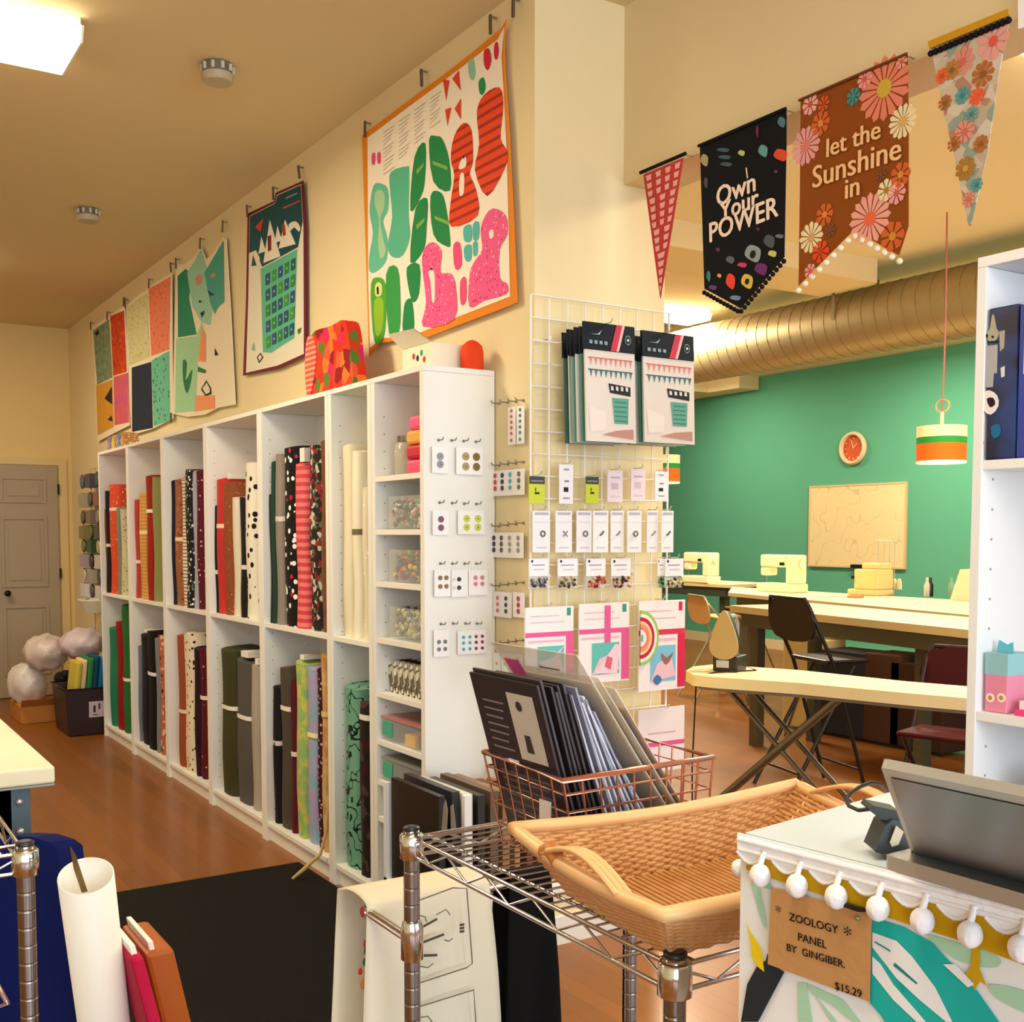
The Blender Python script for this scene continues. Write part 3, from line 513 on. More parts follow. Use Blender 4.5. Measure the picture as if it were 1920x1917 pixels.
for x, y, w, h, cc in ((455, 730, 30, 10, '#3E5A66'), (462, 765, 30, 10, '#3E5A66'), (470, 800, 28, 10, '#3E5A66'), (545, 745, 16, 14, '#B8C86A'), (650, 735, 22, 30, '#5E9A98'), (735, 755, 32, 30, '#D84A2E'), (740, 595, 18, 26, '#4A7A88'), (365, 780, 18, 30, '#A89A6A'), (622, 640, 6, 28, '#7A2A4A'),
                     (372, 890, 10, 26, '#4A4450'), (712, 835, 8, 8, '#6A3A6A'), (430, 1215, 10, 10, '#6A2A4A'), (600, 1235, 38, 42, '#8E9A9C'), (680, 1175, 26, 32, '#4A545C'), (730, 1150, 20, 10, '#6A7478'), (490, 1265, 20, 18, '#5A6470'), (548, 1290, 22, 12, '#C83A6A'), (695, 1235, 20, 16, '#C8C06A'), (492, 1370, 22, 38, '#E8452A'), (572, 1370, 28, 36, '#D8B84A'), (640, 1310, 30, 30, '#6A2A6A'), (437, 1342, 10, 10, '#E8A04A'), (385, 1345, 10, 26, '#3E7A80'), (515, 1450, 26, 12, '#6E8AA0'), (405, 1400, 20, 12, '#5A3A7A'), (625, 1115, 8, 8, '#5A2A5A')):
    b.art(PB, zb_([(x-w, y+h*.2), (x-w*.4, y-h), (x+w, y-h*.5), (x+w*.6, y+h)]), M(cc), .001, 4)
b.disc(PB, *zb_([(600, 1238)])[0], .012, M('#0F1013'), .0022)
b.disc(PB, *zb_([(572, 1370)])[0], .009, M('#0F1013'), .0022)
o = fin(b, 'black banner reading Own Your Power in white script', [(340, 712), (766, 526)], blk, .005)
def poms(o, pts, r, m, mt=None, nm='pompom'):
    for p in pts: q = MB(); q.ball(p, r, m, 8, 6); q.build(nm, o)
def along(pl, zf, pts, n):
    P = [pl.at(*zf([p])[0]) for p in pts]; o = []
    L = [0]
    for a, c in zip(P, P[1:]): L.append(L[-1]+(c-a).length)
    for k in range(n):
        d = L[-1]*k/(n-1)
        for i in range(len(P)-1):
            if d <= L[i+1]+1e-9: o.append(P[i].lerp(P[i+1], (d-L[i])/(L[i+1]-L[i]))); break
    return o
poms(o, [p+Vc((0, 0, -.008)) for p in along(PB, zb_, [(365, 1412), (540, 1508), (752, 1258)], 24)], .0075, blk)
b, P = banner('', [(833, 488), (1352, 265), (1357, 600), (1356, 1100), (1310, 1243), (1090, 1118), (823, 1388), (830, 900)], M('#8A4712', .85))
pk2, cr2, or2 = M('#E8988F'), M('#E8D5A8'), M('#C9602A')
for x, y, r_, m1, m2, k in ((1240, 430, .085, M('#DE7F66'), M('#C8A83A'), 16), (1170, 1065, .07, M('#E8A092'), M('#E2683E'), 16), (1330, 590, .045, cr2, M('#D8A860'), 14), (858, 710, .055, M('#E09A98'), M('#D87A70'), 14), (885, 1155, .045, cr2, M('#D0A060'), 12), (880, 508, .03, M('#E8A8A0'), M('#C8503A'), 8),
                            (930, 600, .035, or2, M('#D8883A'), 8), (950, 1045, .032, or2, M('#D8883A'), 7), (1250, 925, .03, cr2, M('#A8802A'), 8), (1300, 940, .03, M('#E89A98'), M('#C85A4A'), 8), (1320, 850, .033, or2, M('#D8883A'), 7), (1280, 1150, .04, or2, M('#C8902A'), 7), (1145, 385, .025, pk2, M('#C85A4A'), 8), (930, 1225, .032, M('#D84A22'), M('#B83A1A'), 7), (880, 1320, .022, pk2, M('#C85A4A'), 7), (945, 505, .022, M('#C8582A'), M('#A8441A'), 7), (1090, 470, .024, M('#3E8A86'), M('#3E8A86'), 7), (1225, 850, .018, M('#7A4A2A'), M('#7A4A2A'), 7), (975, 1120, .02, M('#7A4A2A'), M('#7A4A2A'), 7), (1325, 300, .018, pk2, M('#C85A4A'), 6)):
    b.flower(PB, *zb_([(x, y)])[0], r_, m1, m2, k, off=.0008+.0004*(r_ < .04))
ltm = M('#EFC08A', .8)
b.text(PB, *zb_([(1083, 680)])[0], 'let the', .072, ltm, .0024); b.text(PB, *zb_([(1095, 800)])[0], 'Sunshine', .086, ltm, .0024); b.text(PB, *zb_([(1082, 915)])[0], 'in', .078, ltm, .0024)
for dx in (3, 5): b.text(PB, *zb_([(1095+dx, 800)])[0], 'Sunshine', .086, ltm, .0024); b.text(PB, *zb_([(1083+dx, 680)])[0], 'let the', .072, ltm, .0024); b.text(PB, *zb_([(1082+dx, 915)])[0], 'in', .078, ltm, .0024)
o = fin(b, 'brown flowered banner reading let the Sunshine in', [(830, 490), (1356, 262)], M('#6E3A12'), .004)
poms(o, [p+Vc((0, 0, -.011)) for p in along(PB, zb_, [(823, 1395), (1090, 1125), (1315, 1250)], 15)], .0085, M('#F1E6D0', .9))
b, P = banner('', [(1468, 232), (1850, 75), (1800, 350), (1740, 750), (1662, 1098), (1650, 1098), (1590, 800), (1530, 550)], M('#B7A58E', .85, pat='cells', cols=('#C4B49C', '#B0826E', '#8E9C8E', '#CDBFAE', '#C4B49C'), sc=34))
for x, y, r_, c1, c2 in ((1620, 300, .035, '#D88878', '#C8685A'), (1770, 200, .045, '#E09A90', '#D8584A'), (1570, 340, .025, '#B0762E', '#8A5A1E'), (1720, 360, .032, '#B0662E', '#8A5A1E'), (1690, 470, .022, '#E8582A', '#E8582A'), (1620, 465, .022, '#4E9A9A', '#3A7A86'), (1535, 500, .02, '#A8642E', '#8A5A1E'), (1630, 640, .03, '#E08A78', '#C8685A'), (1580, 700, .02, '#A8642E', '#8A5A1E'), (1635, 820, .03, '#A8742A', '#C89A2A'), (1520, 370, .02, '#E8622E', '#C84A1E'), (1690, 900, .018, '#4E9A9A', '#3A7A86'), (1650, 970, .02, '#D88878', '#C8685A'), (1710, 700, .022, '#B0662E', '#8A5A1E'), (1665, 555, .02, '#6E9A98', '#3A7A86')):
    b.flower(PB, *zb_([(x, y)])[0], r_, M(c1), M(c2), 9, off=.0008)
o = fin(b, 'floral triangular pennant with mustard top, rightmost on the header')
q = MB(); P = [PB.at(*p)+Vc((0, -.003, 0)) for p in zb_([(1460, 205), (1850, 45), (1856, 78), (1468, 240)])]; q.prism(P, (0, -.004, 0), M('#C8921E')); q.tube([P[0]+Vc((.01, 0, -.01)), P[0]+Vc((.01, .04, -.01))], .0015, M('#8E8E8A', .3, .9)); q.build('mustard_top_band', o)
poms(o, [p+Vc((0, -.004, -.006)) for p in along(PB, zb_, [(1472, 250), (1850, 88)], 16)], .008, blk)
b = MB(); P = [PB.at(*p) for p in ((1908, -30), (1960, -50), (1960, 40), (1909, 54))]; b.prism(P, (0, .004, 0), M('#F4F0F0', .6)); b.build('white_card', label='corner of a white card on the header right of the pennants', cat='card')
# ================================================================ GRID PANEL AND PACKS ON THE PILLAR END
GX = -3.132; wire = M('#EDEBE6', .35)
gy0, gy1, gz1 = 2.075, 2.67, 2.232
t = thing('grid_panel', 'white wire grid display panel on the end of the wall', 'display grid', (GX, (gy0+gy1)/2, .9))
b = MB(); n = 9
for k in range(n): y = gy0+(gy1-gy0)*k/(n-1); b.tube([(GX, y, .45), (GX, y, gz1)], .0028 if 0 < k < n-1 else .004, wire, 6)
b.build('vertical_wires', t)
b = MB(); z = gz1
while z > .45: b.tube([(GX+.005, gy0, z), (GX+.005, gy1, z)], .0025, wire, 6); z -= .0745
b.build('horizontal_wires', t)
b = MB()
for z in (.6, 1.3, 2.1):
    for y in (gy0+.08, gy1-.15): b.tube([(XC, y, z), (GX-.003, y, z)], .006, wire, 6)
b.build('wall_bracket', t)
def hook(parent, y, z, ln, x0=None):
    b = MB(); x0 = x0 or GX+.008; b.tube([(x0, y, z), (x0+ln, y, z), (x0+ln+.008, y, z+.012)], .002, M('#D8D8D4', .3, .6), 6); return b.build('peg_hook', parent)
# top big kits: two hooks with a stack each
def kit(x, y0, y1, z0, z1, lab, grp, skew=.0, full=True, tone=0):
    t = thing('sewing_kit', lab, 'kit', (x, (y0+y1)/2, z0), grp)
    pl = PX(x+.0045); hz = z0+(z1-z0)*.765
    def q(u, v): return (x, y0+(y1-y0)*(u+.0)+skew*(1-v), z0+(z1-z0)*v)
    b = MB(); body = M(['#DCD2C8', '#4E8E76', '#D8DAD2', '#7FA89A', '#3E6A5C'][tone], .35)
    b.prism([q(0, 0), q(1, 0), q(1, .77), q(0, .77)], (.004 if not full else .008, 0, 0), body)
    if full:
        e = .0086
        def a(us, m, d=0): b.face([(x+e+d, y0+(y1-y0)*u+skew*(1-v), z0+(z1-z0)*v) for u, v in us], m)
        for k in range(9):
            u = .08+k*.1; a([(u, .7), (u+.06, .7), (u+.03, .64)], M('#D88478')); a([(u, .6), (u+.06, .6), (u+.03, .54)], M('#4E7A78'))
        a([(.05, .71), (.95, .71), (.95, .70), (.05, .70)], M('#C86A60'), .0003); a([(.05, .61), (.95, .61), (.95, .60), (.05, .60)], M('#3E5A60'), .0003)
        a([(.45, .5), (.9, .48), (.9, .40), (.48, .42)], M('#23282C'), .0003)
        for k in range(4): a([(.5+k*.1, .48), (.55+k*.1, .475), (.55+k*.1, .44), (.5+k*.1, .445)], M('#D8D2C8'), .0006)
        a([(.52, .38), (.86, .38), (.84, .16), (.56, .16)], M('#5FA08E'), .0003)
        for k in range(5): a([(.57, .35-k*.04), (.82, .35-k*.04), (.82, .34-k*.04), (.57, .34-k*.04)], M('#3E7A6A'), .0006)
        a([(.3, .06), (.95, .03), (.95, .12), (.6, .1)], M('#B88A7E'), .0003); a([(.05, .3), (.4, .25), (.38, .1), (.08, .08)], M('#E4DAD2'), .0003)
    b.build('kit_body', t, bev=.001)
    b = MB(); hd = M('#0C1823', .6); b.prism([q(-.02, .772), q(1.0, .772), q(1.0, 1), q(-.02, 1)], (.006 if not full else .010, 0, 0), hd)
    if full:
        e = .0106
        def a(us, m, d=0): b.face([(x+e+d, y0+(y1-y0)*u+skew*(1-v), z0+(z1-z0)*v) for u, v in us], m)
        a([(.5, .775), (.62, .775), (.75, .998), (.63, .998)], M('#C83A4E')); a([(.62, .775), (.67, .775), (.8, .998), (.75, .998)], M('#E8B8B4'))
        cx, cz = y0+(y1-y0)*.86+skew*.1, z0+(z1-z0)*.88
        b.face([(x+e, cx+.013*math.cos(k*.5236), cz+.016*math.sin(k*.5236)) for k in range(12)], M('#7E9A98')); b.face([(x+e+.0004, cx+.0105*math.cos(k*.5236), cz+.013*math.sin(k*.5236)) for k in range(12)], hd)
        b.face([(x+e+.0008, cx, cz-.006), (x+e+.0008, cx+.005, cz), (x+e+.0008, cx+.003, cz+.004), (x+e+.0008, cx-.003, cz+.004), (x+e+.0008, cx-.005, cz)], M('#E8E8E4'))
        a([(.1, .9), (.25, .905), (.33, .94), (.28, .9)], M('#B8C8CC'), .0003)
        for k in range(4): a([(.08+k*.1, .85), (.14+k*.1, .85), (.14+k*.1, .82), (.08+k*.1, .82)], M('#8E9AA2'), .0003)
    b.build('header_card', t, label='navy header card')
    return t
for s, (pl_, pr_, tp, bt) in enumerate((((1093, 1186, 603, 828)), ((1202, 1297, 620, 830)))):
    xf = -2.985; A0 = at(pl_, tp, 'x', xf); A1 = at(pr_, tp+14, 'x', xf); z0 = at(pl_+20, bt, 'x', xf).z
    for k in range(6):
        x = xf-k*.023; last = k == 0
        kit(x, A0.y+(R()-.5)*.006*(k > 0), A1.y, z0, A0.z-(0 if last else .01+.01*R()), ('front kit with navy header and bunting print, %s stack' if last else 'hanging sewing kit behind the front one in the %s stack') % ['left', 'right'][s],
            'navy topped sewing kits, %s hook' % ['left', 'right'][s], skew=.012, full=last, tone=[0, 1, 2, 3, 2, 4][k])
    hook(t, (A0.y+A1.y)/2, A0.z+.006, .155)
def pack(x, L_, T_, R_, B_, m, name, lab, grp, arts=(), th=.004, cat='packet', hk=True, parts=()):
    a, c = at(L_, T_, 'x', x), at(R_, B_, 'x', x); y0, y1, z0, z1 = a.y, c.y, c.z, a.z
    b = MB(); b.box(x, x+th, y0, y1, z0, z1, m)
    P = lambda u, v, d=.0006: (x+th+d, y0+(y1-y0)*u, z0+(z1-z0)*v)
    for us, mm, *d in arts: b.face([P(u, v, .0006*(1+(d[0] if d else 0))) for u, v in us], mm)
    o = b.build(name, label=lab, cat=cat, group=grp)
    for nm, us, mm in parts:
        q = MB(); q.prism([P(u, v, .0005) for u, v in us], (.008, 0, 0), mm); q.build(nm, o, bev=.002)
    if hk: hook(t, (y0+y1)/2, z1+.004, .045)
    return o, (y0, y1, z0, z1)
ge = zm(970, 860, 4.26); sq = lambda u0, v0, u1, v1: [(u0, v0), (u1, v0), (u1, v1), (u0, v1)]
wp = M('#F0EEF0', .4); X0 = GX+.03
yel, dk = M('#C9D41E', .4), M('#3A3A36', .5)
row2 = [(991, 893, 1020, 945, 'y', 'yellow and black'), (1048, 871, 1073, 945, 'w', 'narrow white'), (1097, 894, 1121, 944, 'y', 'second yellow and black'), (1138, 882, 1166, 942, 'p', 'pale pink'), (1182, 880, 1208, 940, 'p', 'pale lilac'), (1227, 884, 1250, 938, 'w', 'rightmost pale')]
for k, (l, tt, r, bt, ty, wd) in enumerate(row2):
    if ty == 'y': ar = [(sq(0, .72, 1, 1), dk), (sq(.1, .8, .9, .86), M('#8A8A80'), 1), (sq(.35, .35, .65, .42), M('#2A2A20'), 1), (sq(.38, .45, .44, .58), M('#2A2A20'), 1)]; m = yel
    elif ty == 'w': ar = [(sq(.3, .3, .65, .42), M('#2A2A3A')), (sq(.35, .55, .7, .6), M('#8A8AA0')), (sq(.25, .12, .75, .16), M('#9A9AAA')), (sq(.3, .85, .7, .9), M('#9A9AB4'))]; m = wp
    else: ar = [(sq(.25, .4, .7, .6), M('#D8B8CC')), (sq(.2, .75, .8, .8), M('#C8A8C0')), (sq(.2, .15, .8, .2), M('#E0C8D4'))]; m = M('#EBDCE2', .4)
    pack(X0, l, tt, r, bt, m, 'notion_packet', '%s notion packet in the upper row of the wire grid' % wd, 'small packets in the upper grid row', ar)
for k, (cx, w) in enumerate(((1014, 32), (1056, 30), (1094, 28), (1125, 28), (1156, 24), (1188, 26), (1222, 20), (1250, 22))):
    gl = M(['#6A6258', '#8A8A98', '#7A6A5A', '#5E5A52', '#8E8E9A', '#6E6A4A', '#9A9A90', '#6A5A6A'][k], .35)
    o, q = pack(X0+.006*(k % 2), cx-w/2, 958, cx+w/2, 1036, wp, 'button_packet', ['white packet with ring charm, leftmost', 'white packet with a small cross-shaped charm', 'white packet with a pair of round charms', 'white packet with dark tilted clasp', 'white packet with slim grey bar', 'white packet with olive hexagonal charm', 'slim white packet with faint beige mark', 'white packet at the grid edge, rightmost'][k]+' in the second grid row', 'white charm packets in the second grid row',
        [(sq(.1, .9, .9, .96), M('#B8B8C8')), (sq(.2, .1, .8, .13), M('#C8C8D4')), (sq(.1, .72, .9, .73), M('#C0C0CC'))])
    y0, y1, z0, z1 = q; b = MB(); c = Vc((X0+.006*(k % 2)+.0075, (y0+y1)/2+.004, z0+(z1-z0)*.45)); s = .009
    if k in (0, 2, 5): b.tube([c+Vc((0, s*math.cos(a*.785), s*math.sin(a*.785))) for a in range(8)], .0025, gl, 6, closed=True)
    elif k in (1,): b.tube([c+Vc((0, -s, -s)), c+Vc((0, s, s))], .002, gl, 6); b.tube([c+Vc((0, s, -s)), c+Vc((0, -s, s))], .002, gl, 6)
    else: b.tube([c+Vc((0, -s, -s*.6)), c, c+Vc((0, s*.7, s))], .003, gl, 6)
    b.build('charm', o)
bd = [[('#4A4C58'), '#8A8CA0', '#2A2A34'], ['#3A3026', '#C8B08A', '#7A6A4A'], ['#C86A4A', '#7A2A1A', '#E8B8A0'], ['#8A3A2A', '#2A1A16', '#C89A8A'], ['#C8B07A', '#1E1E20', '#3A7A4A'], ['#2E7A3E', '#1E1E20', '#4A9A5A']]
for k, (l, r) in enumerate(((991, 1027), (1045, 1082), (1098, 1134), (1145, 1181), (1246, 1280), (1232, 1245))):
    x = X0 if k < 5 else X0-.02
    o, q = pack(x, l, 1048, r, 1080, wp, 'bead_packet', ['grey', 'brown and cream', 'copper', 'dark red', 'tan and black, rightmost', 'green, half hidden'][k]+' bead packet with white header in the third grid row', 'bead packets in the third grid row', [(sq(.15, .6, .8, .66), M('#9A90C0')), (sq(.1, .78, .2, .92), M('#2A2A34')), (sq(.25, .35, .8, .4), M('#C0B8D0'))])
    y0, y1, z0, z1 = q; b = MB(); mm = [M(c, .25) for c in bd[k]]
    for j in range(26): b.ball((x+.004+.012*R(), y0+.006+(y1-y0-.012)*R(), z0-.003-.034*R()), .0055, random.choice(mm), 7, 5)
    b.box(x-.001, x, y0, y1, z0-.042, z0-.0005, M('#E8E8E8', .2, alpha=.35)); b.build('beads', o, kind='stuff')
pks = M('#E25592', .5); tq = M('#5FBDB4', .5)
for k, (l, tt, r, bt) in enumerate(((983, 1140, 1073, 1281), (1084, 1133, 1177, 1275), (1196, 1128, 1281, 1290))):
    pa = M('#F2E9E8', .45); pc = pks if k < 2 else M('#D8284E', .5)
    ar = [(sq(0, .62, 1, .68), pc), (sq(.84, .02, 1, .62), pc if k < 2 else M('#D8284E')), (sq(.25, .1, .8, .5), tq if k < 2 else M('#7FC0DC')), (sq(.05, .55, .8, .58), M('#E8B8CC')), (sq(.1, .80, .8, .81), M('#D8B0B8')), (sq(.1, .88, .7, .89), M('#D8B0B8')), (sq(.86, .88, .94, .98), M('#3E9A80') if k < 2 else M('#D8284E')),
          ([(.25, .1), (.8, .15), (.7, .38), (.4, .3)], M('#E8C0CC'), 1)]
    if k == 0: ar += [([(.25, .3), (.5, .2), (.8, .5), (.55, .35)], M('#D8D0DC'), 2), (sq(.3, .04, .75, .09), M('#2A3A4A'), 1)]
    if k == 1: ar += [(sq(.5, .5, .62, .97), pks, 1), ([(.3, .12), (.75, .1), (.82, .45), (.72, .48)], M('#F0D0D8'), 2), ([(.5, .2), (.62, .15), (.66, .3), (.55, .33)], M('#D86A7A'), 3)]
    o, q = pack(X0+.012, l, tt, r, bt, pa, 'craft_kit_package', ['white and pink craft kit with grey-pink pouch picture', 'white and pink craft kit with pink cross band', 'white and red craft kit with bird picture behind the rainbow'][k]+' low on the wire grid', 'craft kit packages at the bottom of the grid', ar, th=.006)
    if k == 2:
        y0, y1, z0, z1 = q; cy, cz = y0, z0+(z1-z0)*.60; x = X0+.026
        rb = thing('rainbow_cutout', 'half-round rainbow cutout hanging over the red craft kit', 'ornament', (x, cy, cz-.1))
        for r1, r0, cc in ((.098, .086, '#9CC86A'), (.086, .074, '#F2EEE2'), (.074, .06, '#C8283A'), (.06, .05, '#F0C8B8'), (.05, .04, '#E8A23E'), (.04, .03, '#E8788A'), (.03, .001, '#F0E4DC')):
            b = MB(); arc = [i*math.pi/16-math.pi/2 for i in range(17)]
            b.prism([(x, cy+r1*math.cos(a)*.85, cz+r1*math.sin(a)) for a in arc]+[(x, cy+r0*math.cos(a)*.85, cz+r0*math.sin(a)) for a in arc[::-1]], (.004, 0, 0), M(cc)); b.build('band', rb)
        b = MB(); b.prism([(x+.0045, cy+.001, cz-.012), (x+.0045, cy+.01, cz-.012), (x+.0045, cy+.01, cz+.012), (x+.0045, cy+.001, cz+.012)], (.001, 0, 0), tq); b.build('teal_mark', rb)
        # bird on the card
        b = MB(); P = lambda u, v: (X0+.0195, y0+(y1-y0)*u, z0+(z1-z0)*v)
        b.face([P(*p) for p in smooth_loop([(.48, .42), (.6, .36), (.74, .42), (.68, .33), (.58, .28), (.5, .34)], 2)], M('#9A6A5A')); b.face([P(*p) for p in smooth_loop([(.3, .12), (.4, .18), (.5, .12), (.4, .06)], 2)], M('#4A78A8')); b.build('printed_bird', o)
pack(X0-.012, 1196, 1332, 1281, 1440, M('#F1E4E4', .45), 'craft_kit_package', 'white and pink kit package hanging below the rainbow one', 'craft kit packages at the bottom of the grid', [(sq(0, .4, 1, .47), pks), (sq(.2, .6, .8, .62), M('#D8A8B8'))])
# small clips at end panel & wall strip -------------------------------------------------
ze = zm(780, 680, 3.09); sil = M('#8E8C88', .35, .7)
def cardset(plane, ax, v, hooks, cards, where):
    nrm = plane.n
    for hx, hy in hooks:
        c = plane.at(*ze([(hx, hy)])[0]); b = MB(); 
        b.tube([c, c+nrm*.03, c+nrm*.036+Vc((0, 0, .008))], .0022, sil, 6); b.ball(c+nrm*.002, .005, sil, 7, 5)
        b.build('peg_hook', label='small metal peg hook %s' % where, cat='hook', group='peg hooks %s' % where)
    for l, tt, r, bt, rows, lab in cards:
        P = [plane.at(*ze([q])[0], .012) for q in ((l, tt), (r, tt), (r, bt), (l, bt))]
        zt, zb = P[0].z, P[3].z; P[1].z = zt; P[2].z = zb; P[3] = Vc((P[0].x, P[0].y, zb)); P[2] = Vc((P[1].x, P[1].y, zb))
        b = MB(); b.prism(P, nrm*.0015, M('#F3F0EE', .5)); o = b.build('button_card', label=lab, cat='button card', group='button cards %s' % where)
        for u, w, rr, cc in rows:
            c = P[0]+(P[1]-P[0])*u+(P[3]-P[0])*w+nrm*.0016; q = MB(); h = plane.h
            q.prism([c+h*(rr*math.cos(a*.6283))+Vc((0, 0, rr*math.sin(a*.6283))) for a in range(10)], nrm*.0025, M(cc, .35)); 
            q.prism([c+nrm*.0027+h*(rr*.25*math.cos(a*1.57))+Vc((0, 0, rr*.25*math.sin(a*1.57))) for a in range(4)], nrm*.0004, M('#5A564E', .5)); q.build('button', o)
pe = PX(E_[7]-.0008)
g2 = lambda us, vs, rr, cc: [(u, v, rr, c if not isinstance(cc, list) else cc[i % len(cc)]) for i, u in enumerate(us) for v in vs for c in ([cc] if not isinstance(cc, list) else [cc[i % len(cc)]])]
wE = 'on the end bookcase side'
cardset(pe, 'x', 0, [(130, 450), (205, 452), (275, 455), (345, 460)], [(92, 487, 184, 640, g2([.5], [.36, .66], .0135, '#8E9092'), 'white card with two large grey buttons, top row '+wE), (232, 490, 386, 648, g2([.35, .75], [.33, .7], .0145, ['#A8925A', '#7E6428']), 'white card with four big gold buttons, top row '+wE)], wE)
cardset(pe, 'x', 0, [(135, 812), (208, 815), (278, 818), (348, 820)], [(95, 857, 190, 1000, g2([.5], [.36, .7], .0115, '#7A3A52'), 'white card with two maroon buttons, second row '+wE), (242, 857, 396, 996, g2([.32, .74], [.34, .7], .013, '#C3D24A'), 'white card with four lime flower buttons, second row '+wE)], wE)
cardset(pe, 'x', 0, [(140, 1165), (210, 1165), (280, 1165), (348, 1165)], [(105, 1202, 200, 1358, g2([.35, .72], [.3, .62], .0085, '#8A6A3A'), 'white card with four brown buttons, third row '+wE), (204, 1202, 300, 1360, g2([.15, .45], [.35, .66], .008, ['#E8E4DE', '#1E1E20']), 'white card with black and pearl buttons, third row '+wE), (304, 1204, 415, 1350, g2([.35, .7], [.3, .55], .0085, '#DE8A9E'), 'white card with pink buttons, third row '+wE)], wE)
cardset(pe, 'x', 0, [(143, 1515), (213, 1512), (285, 1512), (352, 1512)], [(102, 1550, 192, 1708, g2([.32, .72], [.45, .72], .0075, '#7A7A80'), 'white card with four slate buttons, bottom row '+wE), (240, 1555, 405, 1694, g2([.2, .42], [.28, .52, .78], .006, '#35B5C8')+g2([.64, .86], [.28, .52, .78], .006, '#8E2A5A'), 'white card with six cyan and six plum buttons, bottom row '+wE)], wE)
pw = PY(YW-.0008); wW = 'on the wall strip'
for hy, cards in ((232, [(534, 262, 578, 480, g2([.5], [.1, .25, .4, .55, .7, .88], .006, '#D8505A'), 'slim card with a column of red buttons, top row '), (584, 256, 628, 474, g2([.5], [.1, .25, .4, .55, .7, .88], .006, '#3E8A76'), 'slim card with a column of green buttons, top row ')]),
                  (590, [(440, 630, 630, 776, g2([.12, .34, .58, .84], [.2, .45, .7], .009, ['#C83A3E', '#1E1E20', '#5EB8C4', '#6A6A5E']), 'wide card of red, black and aqua buttons, second row ')]),
                  (942, [(424, 985, 624, 1128, g2([.16, .38, .62, .86], [.22, .46, .7], .009, ['#1A1A1C', '#6A3A3E', '#A8A094', '#9A948A']), 'wide card of black to grey buttons, third row ')]),
                  (1287, [(450, 1325, 556, 1470, g2([.25, .7], [.25, .5, .75], .008, ['#D87A80', '#1E1E20']), 'card of pink and black buttons, fourth row '), (562, 1330, 630, 1474, g2([.5], [.25, .5, .75], .009, '#B8242C'), 'card with three red buttons, fourth row ')]),
                  (1622, [(450, 1680, 492, 1800, g2([.5], [.5], .006, '#C3D63E'), 'slim lime button card, bottom row '), (496, 1680, 538, 1805, g2([.5], [.5], .006, '#B8CC3A'), 'second slim lime button card, bottom row '), (544, 1682, 622, 1812, g2([.6], [.3, .5, .74], .009, '#1C1C1E'), 'white card with three black buttons, bottom row ')])):
    cardset(pw, 'y', 0, [(485, hy+6), (535, hy), (582, hy-6), (625, hy-12)], [(a, b_, c, d, e, f+wW) for a, b_, c, d, e, f in cards], wW)
# ================================================================ CEILING: LIGHTS, DETECTORS, DUCT
glow = M('#FFF3D8', .5, emis=9.); fxm = M('#EFE9DA', .5)
LAMPS = []
def fixture(x0, x1, y0, y1, zt, lab, power=60, glowm=None):
    t = thing('ceiling_light', lab, 'ceiling light', ((x0+x1)/2, (y0+y1)/2, zt-.09), 'fluorescent wrap lights on the ceiling')
    b = MB(); b.box(x0+.02, x1-.02, y0, y1, zt-.03, zt-.001, fxm); b.build('housing', t)
    b = MB(); P = [(x0, y0, zt-.035), (x0+.03, y0, zt-.085), (x1-.03, y0, zt-.085), (x1, y0, zt-.035), (x1-.01, y0, zt-.03), (x0+.01, y0, zt-.03)]
    b.prism(P, (0, y1-y0, 0), glowm or glow, side=glowm or glow); b.build('diffuser', t)
    b = MB()
    for yy in (y0-.008, y1): b.prism([(p[0], yy, p[2]) for p in P], (0, .008, 0), M('#F6EFDC', .5)); 
    b.build('end_cap', t)
    LAMPS.append(((x0+x1)/2, (y0+y1)/2, zt-.10, x1-x0, y1-y0, power))
fixture(-4.64, -4.25, -.35, .915, ZC, 'long glowing ceiling light at the upper left over the shop floor', 50)
a = at(1335, 600, 'z', ZB-.085); fixture(a.x-.36, a.x, a.y-1.25, a.y, ZB, 'glowing ceiling light beside the duct in the back room', 190)
a = at(1868, 95, 'z', ZB-.085); fixture(a.x, a.x+.38, a.y, a.y+1.25, ZB, 'glowing ceiling light right of the floral pennant in the back room', 170)
for k, (x, y) in enumerate(((408, 138), (165, 404))):
    c = at(x, y, 'z', 3.235); t = thing('smoke_detector', ['larger-looking round grey smoke detector near the ceiling light', 'round grey smoke detector farther down the ceiling'][k], 'smoke detector', (c.x, c.y, 3.2))
    b = MB(); b.lathe([(.055, 0), (.062, .01), (.062, .03)], (c.x, c.y, 3.20), M('#B7A98A', .5), 20); b.build('cover', t)
    b = MB(); b.lathe([(.058, 0), (.058, .038)], (c.x, c.y, 3.231), M('#6E6656', .5), 20); b.build('vented_base', t)
    b = MB()
    for q in range(10):
        an = q*.628; b.box(c.x+.0585*math.cos(an)-.006, c.x+.0585*math.cos(an)+.006, c.y+.0585*math.sin(an)-.006, c.y+.0585*math.sin(an)+.006, 3.236, 3.262, M('#C9C2B4', .4))
    b.build('vent_ribs', t)
dy, dz, dr = 7.0, 3.08, .25
t = thing('spiral_duct', 'large spiral metal duct across the back room ceiling', 'duct', (-5, dy, dz-dr))
b = MB(); b.tube([(x, dy, dz) for x in (-13.5, -8, -4, 2.9)], dr, M('#AB9C78', .5, .75, bump=.05), 32); b.build('duct_tube', t)
b = MB(); n = 24; turns = int(15/.12); b.tube([(-13+k*.12/n*1.0, dy+(dr+.001)*math.cos(2*math.pi*k/n), dz+(dr+.001)*math.sin(2*math.pi*k/n)) for k in range(turns*n)], .003, M('#94835C', .5, .8), 4, cap=False); b.build('spiral_seam', t)
b = MB()
